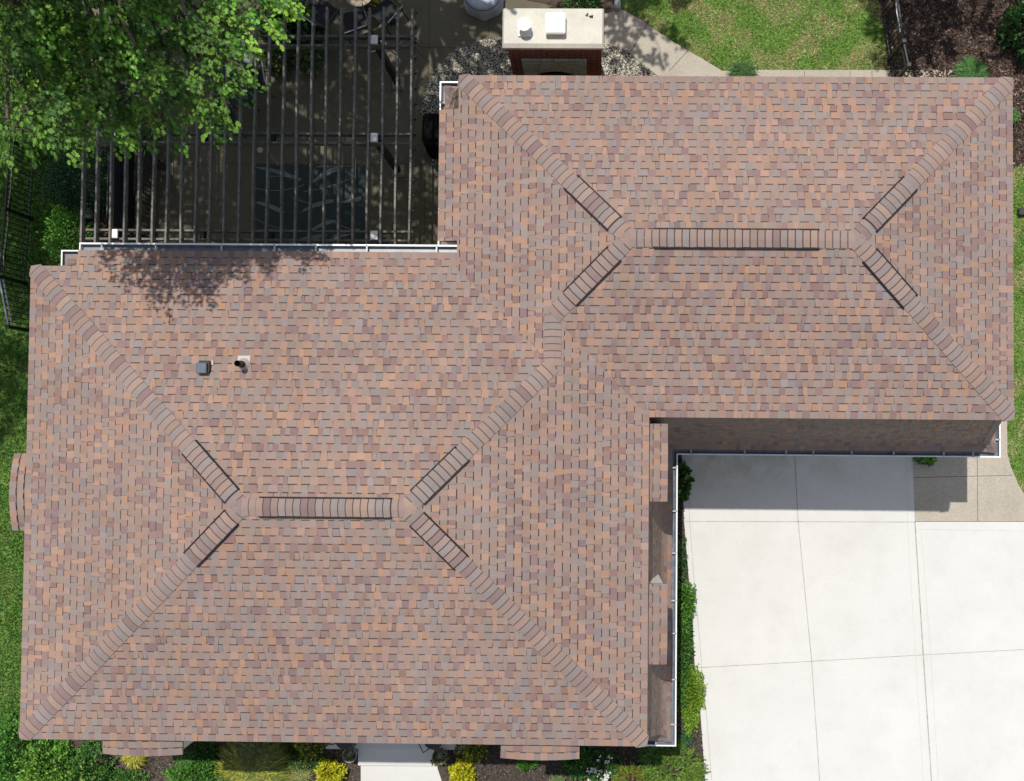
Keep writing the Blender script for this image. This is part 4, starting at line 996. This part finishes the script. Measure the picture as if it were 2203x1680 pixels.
# pots and plants at the far side of the pergola
shrub('broadleaf_plant', 'broad-leaved plant standing at the pergola beam right of the glass table', 'plant', 590, 122, .5, .24, .22, .6, 130, .15, [(.06, .12, .025), (.09, .15, .03), (.035, .08, .02)])
shrub('broadleaf_plant', 'broad-leaved plant with one pale leaf under the middle of the far pergola beam', 'plant', 655, 120, .5, .28, .2, .6, 140, .13, [(.05, .11, .03), (.075, .14, .035), (.20, .26, .20)], [.5, .42, .08])
shrub('tall_plant', 'large dark long-leaved plant behind the pergola beneath the tree tips', 'plant', 600, 40, .6, .38, .45, .9, 420, .20, [(.035, .08, .025), (.05, .11, .03), (.16, .19, .12)], [.5, .42, .08])
shrub('tall_plant', 'dark long-leaved plant left of the black chairs at the far pergola end', 'plant', 655, 50, .5, .3, .38, .8, 320, .18, [(.035, .08, .025), (.05, .11, .03), (.16, .19, .12)], [.5, .4, .1])
t = shrub('flowering_plant', 'plant with yellow and orange flowers in a pot beside the round tan table', 'potted plant', 820, 0, .6, .24, .22, .5, 420, .07, [(.07, .13, .025), (.16, .19, .03), (.5, .2, .02), (.45, .36, .04)], [.5, .25, .12, .13])
x, y = at(820, 0, .6); q = MB(); q.lathe((x, y, 0), [(.13, .001), (.17, .25), (.18, .27), (.16, .27), (.15, .22), (.01, .22)], 20); q.build('pot', 'terracotta', t, False)
# behind the fireplace
shrub('round_shrub', 'bright green shrub behind the brick fireplace in the planting bed', 'shrub', 1252, -5, .5, .40, .34, .8, 1500, .06, [(.06, .17, .03), (.09, .24, .04), (.04, .11, .02)])
# along the rear edge of the roof
tuft('grass_clump', 'dark green fine grass clump on the lawn edge at the pale path', 1598, 158, .3, .36, .42, 1500, [(.05, .13, .03), (.075, .17, .04), (.035, .09, .025)], droop=.5)
tuft('grass_clump', 'bright green fine grass clump on the bark bed behind the right roof corner', 2090, 156, .3, .40, .45, 1900, [(.07, .19, .045), (.10, .25, .06), (.05, .13, .03)], droop=.5)
tuft('grass_clump', 'small green grass clump poking out beside the right roof edge', 2180, 246, .3, .20, .40, 500, [(.07, .19, .045), (.10, .25, .06)], droop=.5)
shrub('large_shrub', 'dense dark green leafy shrub in the upper right corner beyond the bark', 'shrub', 2262, 30, 1.2, .60, .70, 1.7, 2600, .11, [(.04, .13, .03), (.065, .19, .04), (.03, .085, .02)], fill=.35)
# driveway edge
shrub('hosta', 'dark green broad-leaved plant in the shaded corner where gutters meet by the driveway', 'plant', 1466, 1040, .3, .13, .38, .5, 230, .15, [(.035, .11, .02), (.05, .15, .025), (.025, .08, .015)], stems=3)
shrub('pad_plant', 'small bright green plant at the house wall below the garage gutter', 'plant', 1990, 985, .15, .16, .10, .3, 110, .11, [(.06, .18, .025), (.09, .23, .03)], stems=3)
shrub('hedge_shrub', 'long low green shrub along the driveway edge beside the upper dormer pair gap', 'shrub', 1474, 1300, .3, .20, .50, .5, 1700, .062, [(.085, .22, .03), (.12, .28, .04), (.055, .15, .022)], fill=.8, stems=5)
shrub('low_plant', 'sparse dark low plants under the gutter above the driveway shrubs', 'plant', 1462, 1205, .2, .13, .55, .35, 520, .055, [(.045, .12, .025), (.06, .15, .03)], fill=.9, stems=4)
shrub('hedge_shrub', 'bright yellow-green mounded shrub spilling over the driveway edge, the longest there', 'shrub', 1487, 1500, .3, .26, .70, .5, 4000, .05, [(.18, .31, .025), (.24, .36, .03), (.12, .24, .02)], fill=.7, stems=6)
shrub('hedge_shrub', 'dark green shrub under the gutter behind the bright driveway edge shrub', 'shrub', 1466, 1420, .3, .22, .95, .55, 3200, .055, [(.055, .16, .025), (.08, .21, .03), (.035, .10, .02)], stems=6)
shrub('corner_shrub', 'small blue-green plant at the foot of the bright driveway edge shrub', 'plant', 1477, 1588, .2, .13, .15, .3, 300, .05, [(.05, .15, .06), (.07, .19, .08)], stems=3)
# front bed, right of the walk
def feather(label, px, py, z, r, n, cols, h=.5, group=None, ry=None):
    x, y = at(px, py, z); t = thing('juniper', label, 'shrub', (x, y, 0), group); P = []; D = []
    ry = ry or r
    subs = [(0, 0)] + [(.55 * math.cos(q), .55 * math.sin(q)) for q in np.arange(6) * 1.047 + rng.uniform(0, 1)]
    for k in range(n):
        a = rng.uniform(0, 6.283); rr = math.sqrt(rng.uniform(.02, 1)); sb = subs[int(rng.integers(0, 7))]; c = np.array([x + r * rr * math.cos(a), y + ry * rr * math.sin(a), .1 + h * (1 - rr * rr * .75) * rng.uniform(.5, 1)])
        e = np.array([rr * math.cos(a) - sb[0], rr * math.sin(a) - sb[1], .3]); d = e / (np.linalg.norm(e) + .05) + rng.normal(0, .3, 3); d /= np.linalg.norm(d); s = np.cross(d, [0, 0, 1.]); L = rng.uniform(.10, .2)
        for j in range(11):
            u = j / 10
            for sg in (-1, 1): P.append(c + d * L * u); D.append(d * 1.0 + sg * s * .8 * (1.1 - u) + rng.normal(0, .1, 3))
    P, D = np.array(P), np.array(D); base = np.repeat(mix_cols(n, cols, None, .2), 22, axis=0)
    leaves('foliage', P, D, .055, NEEDLE, np.clip(base * rng.lognormal(0, .1, (len(P), 1)), 0, 1), 'leaf', t)
    q = MB()
    for k in range(6): a = k * 1.05; q.tube([(x, y, -.02), (x + r * .5 * math.cos(a), y + ry * .5 * math.sin(a), h * .4)], [.02, .008], 5)
    q.build('stem', 'bark', t); return t
feather('large feathery yellow-green juniper at the corner of the driveway and front bed', 1452, 1655, .3, .62, 560, [(.16, .27, .04), (.11, .22, .035), (.20, .30, .05)], ry=.48)
feather('dark feathery juniper tucked under the white gutter corner', 1402, 1622, .3, .22, 110, [(.07, .17, .04), (.10, .21, .04)], ry=.26)
feather('small yellowish feathery juniper between the white flowers and the large juniper', 1352, 1672, .25, .25, 130, [(.20, .27, .03), (.14, .24, .03), (.25, .22, .03)], ry=.2)
shrub('green_shrub', 'glossy green shrub at the right end of the lower right arched dormer', 'shrub', 1237, 1640, .35, .28, .30, .6, 1000, .075, [(.05, .15, .025), (.075, .20, .035), (.035, .10, .02)])
t = shrub('white_flowering_shrub', 'green shrub with clusters of small white flowers in the front bed', 'flowering shrub', 1290, 1652, .4, .36, .34, .55, 1100, .065, [(.05, .15, .03), (.075, .19, .035), (.035, .10, .02)])
x, y = at(1288, 1655, .5); n = 150; cl = rng.integers(0, 14, n); cc = rng.uniform(-1, 1, (14, 2)) * [.32, .26]; P = np.column_stack([x + cc[cl, 0] + rng.normal(0, .03, n), y + cc[cl, 1] + rng.normal(0, .03, n), rng.uniform(.5, .62, n)])
leaves('blossom', P, rng.normal(0, 1, (n, 3)) * [1, 1, .3], .05, OVAL, mix_cols(n, [(.75, .75, .72)], None, .06), 'petal', t, 1.5)
shrub('low_plant', 'low bright green leafy plant just below the lower right arched dormer', 'plant', 1132, 1640, .2, .22, .15, .35, 500, .06, [(.09, .24, .03), (.06, .17, .025)], stems=3)
tuft('grass_clump', 'pale thin grass clump at the bottom edge of the front bed', 1200, 1688, .1, .3, .25, 320, [(.2, .24, .10), (.12, .2, .06)])
YELL = [(.55, .54, .02), (.66, .62, .03), (.38, .42, .02)]
shrub('yellow_shrub', 'bright yellow round shrub left of the front walk', 'shrub', 705, 1668, .35, .29, .26, .5, 2000, .052, YELL, fill=.25)
shrub('yellow_shrub', 'bright yellow round shrub right of the front walk', 'shrub', 993, 1664, .35, .24, .25, .5, 1700, .052, YELL, fill=.25)
shrub('variegated_shrub', 'dark green shrub with yellow leaf tips at the eave left of the porch', 'shrub', 664, 1600, .55, .36, .33, .75, 1500, .06, [(.08, .12, .02), (.10, .14, .02), (.05, .08, .015)], top=(.15, [(.42, .42, .04), (.30, .34, .04)], .36))
shrub('variegated_shrub', 'dark green shrub with yellow leaf tips at the eave right of the porch', 'shrub', 1013, 1606, .55, .35, .33, .75, 1500, .06, [(.08, .12, .02), (.10, .14, .02), (.05, .08, .015)], top=(.15, [(.42, .42, .04), (.30, .34, .04)], .33))
for lab, px, py in (('stone planter bowl with a sparse plant left of the front step', 752, 1624), ('stone planter bowl with a trailing plant right of the front step', 945, 1628)):
    x, y = at(px, py, .42); t = thing('planter', lab, 'planter', (x, y, 0), 'planters beside the front step')
    q = MB(); q.lathe((x, y, 0), [(.11, .001), (.13, .05), (.08, .12), (.13, .25), (.155, .40), (.165, .44), (.145, .44), (.13, .38), (.01, .37)], 26); q.build('pot', 'lattice_wood', t, False)
    P, D = dome_pts(x, y, .10 if px < 800 else .15, .11 if px < 800 else .15, .16, 90 if px < 800 else 220, .5, .38); leaves('foliage', P, D, .06, OVAL, mix_cols(len(P), [(.10, .13, .05), (.06, .09, .03), (.19, .20, .09)]), 'leaf', t)
# iron chairs mostly hidden by the eave
def iron_chair(lab, px, rz):
    x, y = at(px, 1590, .7); t = thing('iron_chair', lab, 'chair', (0, 0, .30), 'iron chairs on the porch')
    q = MB(); q.lathe((0, 0, .30), [(.0, .42), (.20, .42), (.215, .43), (.0, .435)], 18); q.build('seat', 'dark_metal', t)
    for s in (-1, 1):
        q = MB(); q.tube([(s * .2, .17, .3), (s * .19, .15, .72), (s * .26, .12, .95), (s * .26, -.1, .97), (s * .2, -.2, .92)], .012, 6); q.build('armrest', 'dark_metal', t)
        q = MB(); q.tube([(s * .18, -.2, .3), (s * .17, -.18, .72), (s * .18, -.26, 1.2)], .012, 6); q.build('leg', 'dark_metal', t)
    q = MB(); q.tube([(-.18, -.26, 1.2), (0, -.28, 1.27), (.18, -.26, 1.2)], .012, 6); q.tube([(0, -.28, 1.26), (0, -.19, .73)], .01, 6); q.build('backrest', 'dark_metal', t)
    t.location = (x, y, .30); t.rotation_euler = (0, 0, rz); return t
iron_chair('black iron chair on the porch beside the left planter, mostly under the eave', 742, math.radians(165)); iron_chair('black iron chair on the porch beside the right planter, mostly under the eave', 932, math.radians(205))
# front bed, left of the walk
tuft('ornamental_grass', 'large arching yellow-green grass clump in the front bed left of the walk', 540, 1660, .5, .85, .75, 3800, [(.20, .24, .05), (.36, .34, .04), (.12, .18, .04), (.42, .38, .05)], [.35, .25, .25, .15], 1.2, .75)
tuft('ornamental_grass', 'tall arching grass clump whose blades reach under the eave right of the arched dormer', 545, 1622, .6, .6, .8, 1200, [(.14, .18, .06), (.10, .14, .05), (.20, .23, .08)], None, 1.1, .7)
tuft('ornamental_grass', 'yellow-striped grass clump emerging below the lower left arched dormer', 283, 1628, .3, .34, .45, 700, [(.38, .36, .04), (.24, .27, .04), (.44, .40, .06)], None, 1.3, .8)
tuft('ornamental_grass', 'dark green strappy grass clump beside the yellow-striped clump at the dormer', 393, 1640, .3, .32, .4, 500, [(.06, .15, .03), (.09, .19, .035)], None, 1.3, .8)
tuft('ornamental_grass', 'sparse pale grass blades between the large clump and the yellow shrub', 640, 1672, .2, .4, .35, 500, [(.20, .24, .08), (.28, .28, .10)], None, 1, .8)
shrub('green_mound', 'dense bright green leafy mound in front of the lower left dormer', 'shrub', 415, 1672, .3, .55, .34, .5, 3000, .055, [(.10, .28, .04), (.14, .35, .05), (.065, .18, .03)])
shrub('green_mound', 'dull green small-leaved mound left of the large grass clump', 'shrub', 495, 1682, .3, .32, .28, .4, 1100, .055, [(.085, .21, .065), (.12, .26, .08), (.06, .15, .05)])
shrub('groundcover_patch', 'low dark green groundcover behind the bright mound, under the eave beside the dormer', 'groundcover', 440, 1625, .1, .36, .28, .25, 1500, .05, [(.04, .12, .03), (.06, .155, .035)], stems=3)
shrub('groundcover_patch', 'dark leafy groundcover in the eave shade right of the large grass clump', 'groundcover', 610, 1615, .1, .45, .26, .2, 1300, .05, [(.04, .11, .03), (.06, .15, .04)], stems=3)
shrub('groundcover_patch', 'low green leafy patch between the grass clump and the left yellow shrub', 'groundcover', 645, 1638, .1, .6, .16, .22, 1100, .05, [(.05, .13, .035), (.075, .17, .045)], stems=3)
shrub('leafy_shrub', 'large leafy green shrub at the lower left roof corner', 'shrub', 95, 1655, .6, .66, .52, 1.0, 3400, .075, [(.13, .30, .045), (.19, .39, .06), (.08, .20, .035)], top=(.7, [(.22, .38, .05)], .4))
shrub('leafy_shrub', 'tall leafy green shrub against the lower left edge of the frame', 'shrub', 12, 1620, .7, .5, .8, 1.2, 3000, .075, [(.09, .25, .04), (.13, .32, .05), (.055, .16, .03)])
shrub('groundcover_patch', 'scattered green leaves over the bed at the lower left dormer, by the bottom edge', 'groundcover', 275, 1672, .1, .42, .18, .2, 700, .055, [(.09, .24, .04), (.06, .16, .03)], fill=.9, stems=3)
shrub('leafy_shrub', 'dark leafy shrub with pale round leaves left of the lower left dormer', 'shrub', 190, 1650, .4, .45, .5, .7, 1500, .07, [(.07, .19, .035), (.10, .25, .045), (.045, .12, .025)], top=(.75, [(.28, .36, .10)], .25))
shrub('weed_plant', 'small pale-leaved weed climbing beside the upper left roof edge', 'plant', 62, 655, .6, .12, .28, .8, 60, .075, [(.15, .22, .09), (.08, .14, .04)], stems=3)

# ------------------------------------------------------------------ trees
def tree(label, base, trunk_h, lobes, cols, wts, dens, leaf, name='oak_tree', bright=None):
    bx, by = base; t = thing(name, label, 'tree', (bx, by, 0)); q = MB()
    q.tube([(bx, by, -.1), (bx + .05, by, trunk_h * .35), (bx - .05, by + .05, trunk_h * .7), (bx, by, trunk_h)], [.30, .24, .19, .10], 12)
    P = []; D = []; C = []
    for (lx, ly, lz, rx, rz, *br) in lobes:
        st = Vector((bx, by, max(1.8, min(trunk_h - .5, lz - .35 * math.hypot(lx - bx, ly - by) - .6)))); en = Vector((lx, ly, lz)); mid = st.lerp(en, .55) + Vector((random.uniform(-.2, .2), random.uniform(-.2, .2), .25))
        q.tube([st, st.lerp(mid, .5), mid, en], [.085, .07, .05, .02], 7)
        ns = int(dens * rx * rx * (rz + .35))
        for k in range(ns):
            d = rng.normal(0, 1, 3); d /= np.linalg.norm(d); rr = rng.uniform(.45, 1.05) ** .7; c = np.array([lx, ly, lz]) + d * rr * [rx, rx, rz]
            out = c - [bx, by, c[2] - .3]; out = out / (np.linalg.norm(out) + 1e-6) * .8 + d * .7 + rng.normal(0, .25, 3); out[2] = out[2] * .6 - .1; out /= np.linalg.norm(out)
            s = np.cross(out, [0, 0, 1.]); s /= np.linalg.norm(s) + 1e-6
            if k % 3 == 0 : q.tube([en.lerp(Vector(c), .25), Vector(c), Vector(c + out * .3)], [.014, .009, .003], 4, cap=False)
            m = rng.integers(13, 22); L = rng.uniform(.25, .5); b = mix_cols(1, cols, wts, .12)[0] if not br or rng.random() > br[0] else mix_cols(1, [(.085, .24, .027), (.125, .30, .03), (.17, .32, .03)], None, .12)[0]  # chosen lobes get brighter leaves: sunlight on the sprays put into the colour
            for j in range(m):
                u = rng.uniform(0, 1); P.append(c + out * L * u + s * rng.normal(0, .05) + [0, 0, rng.normal(0, .03)]); sd = rng.choice((-1, 1)); D.append(out * rng.uniform(.3, 1.2) + s * sd * rng.uniform(.2, 1.1) * (1.15 - u) + [0, 0, -.2]); C.append(b * (1 + .35 * u))
    P, D, C = np.array(P), np.array(D), np.clip(np.array(C) * rng.lognormal(0, .14, (len(P), 1)), 0, .8)
    leaves('crown', P, D, leaf, OAK, C, 'leaf', t, .85); q.build('trunk', 'bark', t); return t
def L(px, py, z, r, rz, *b): x, y = at(px, py, z); return (x, y, z, r, rz, *b)
OAKC = [(.070, .155, .021), (.100, .205, .023), (.042, .104, .018)]
lobA = [L(60, 110, 9.6, .85, .5, .6), L(20, 200, 9.2, .7, .45, .7), L(25, 15, 10.3, .4, .3, .8), L(75, 60, 10.2, .3, .2, .7), L(290, 95, 10.2, .22, .15, .9), L(262, 12, 10.3, .25, .2, .9), L(110, 215, 9.8, .6, .45), L(50, 240, 10.0, .48, .4), L(145, 245, 9.5, .42, .4), L(210, 245, 9.4, .36, .35), L(205, 180, 8.8, .7, .45), L(190, 60, 9.6, .75, .45), L(290, 110, 9.3, .75, .45),
        L(300, 190, 9.2, .58, .4), L(375, 150, 9.5, .55, .4), L(390, 60, 9.6, .6, .4), L(440, 185, 9.3, .45, .35), L(470, 120, 9.5, .42, .3), L(425, 240, 9.0, .30, .25), L(480, 200, 9.2, .28, .22), L(340, 262, 8.6, .3, .25), L(270, 225, 8.6, .34, .3), L(490, 25, 9.6, .45, .3, .75), L(555, 20, 9.5, .36, .25, .5), L(535, 62, 9.3, .24, .2, .9), L(590, 50, 9.2, .17, .15, .9), L(500, 95, 9.2, .17, .15, .7),
        L(15, 280, 10.2, .28, .25), L(345, 225, 8.2, .35, .3), L(570, -25, 9.4, .30, .25), L(420, -30, 9.6, .6, .4),
        L(-60, 60, 10.2, .9, .55), L(40, -40, 10.2, .9, .5), L(200, -60, 10, .9, .5), L(330, -70, 10, .8, .45), L(470, -80, 9.8, .6, .4)]
for k in range(34):
    a = random.uniform(0, 6.283); r = math.sqrt(random.uniform(0, 1)); lobA.append((-9.4 + 4.4 * r * math.cos(a), 9.9 + 2.7 * r * math.sin(a), 10.2 - 1.4 * r + random.uniform(-.5, .8), random.uniform(.85, 1.2), .5))
for k in range(12): lobA.append((random.uniform(-8.9, -6.2), random.uniform(6.6, 8.6), random.uniform(11.4, 12.2), random.uniform(.6, .85), .4))      # the top of the crown
for k in range(9): lobA.append((random.uniform(-8.4, -6.2), random.uniform(6.0, 7.4), random.uniform(12.6, 13.4), random.uniform(.5, .65), .4))
for k in range(17): lobA.append((random.uniform(-15.2, -12.5), random.uniform(3.4, 9.6), random.uniform(8.4, 9.4), random.uniform(.8, 1.1), .45))
for k in range(7): lobA.append((random.uniform(-6.4, -3.9), random.uniform(7.5, 9.6), random.uniform(8.3, 9.2), random.uniform(.6, .8), .4))
lobA = [l for l in lobA if not (-12.9 < l[0] < -10.7 and 5.3 < l[1] < 8.3)]
tree('large oak with lobed leaves overhanging the pergola in the upper left', (-9.6, 10.6), 9.5, lobA, OAKC, [.4, .35, .25], 118, .078)
# trees just outside the frame whose shade lies on the patio and lawn
def off_tree(base, n, rx, ry, cz, label, dens=20, h=8):
    lob = []
    for k in range(n):
        a = random.uniform(0, 6.283); r = math.sqrt(random.uniform(0, 1)); lob.append((base[0] + rx * r * math.cos(a), base[1] + ry * r * math.sin(a), cz - 1.2 * r + random.uniform(-.6, .6), random.uniform(.55, .9), .4))
    return tree(label, base, h, lob, OAKC, [.4, .35, .25], dens, .15)
off_tree((-4.6, 12.0), 40, 2.7, 2.5, 8.4, 'oak standing beyond the upper edge of the patio', 26)
off_tree((.1, 12.7), 10, 1.0, 1.2, 8.2, 'oak standing beyond the upper edge of the lawn', 22)
off_tree((7.9, 13.3), 26, 2.6, 2.3, 8.6, 'oak standing beyond the bark bed at the upper right', 40)
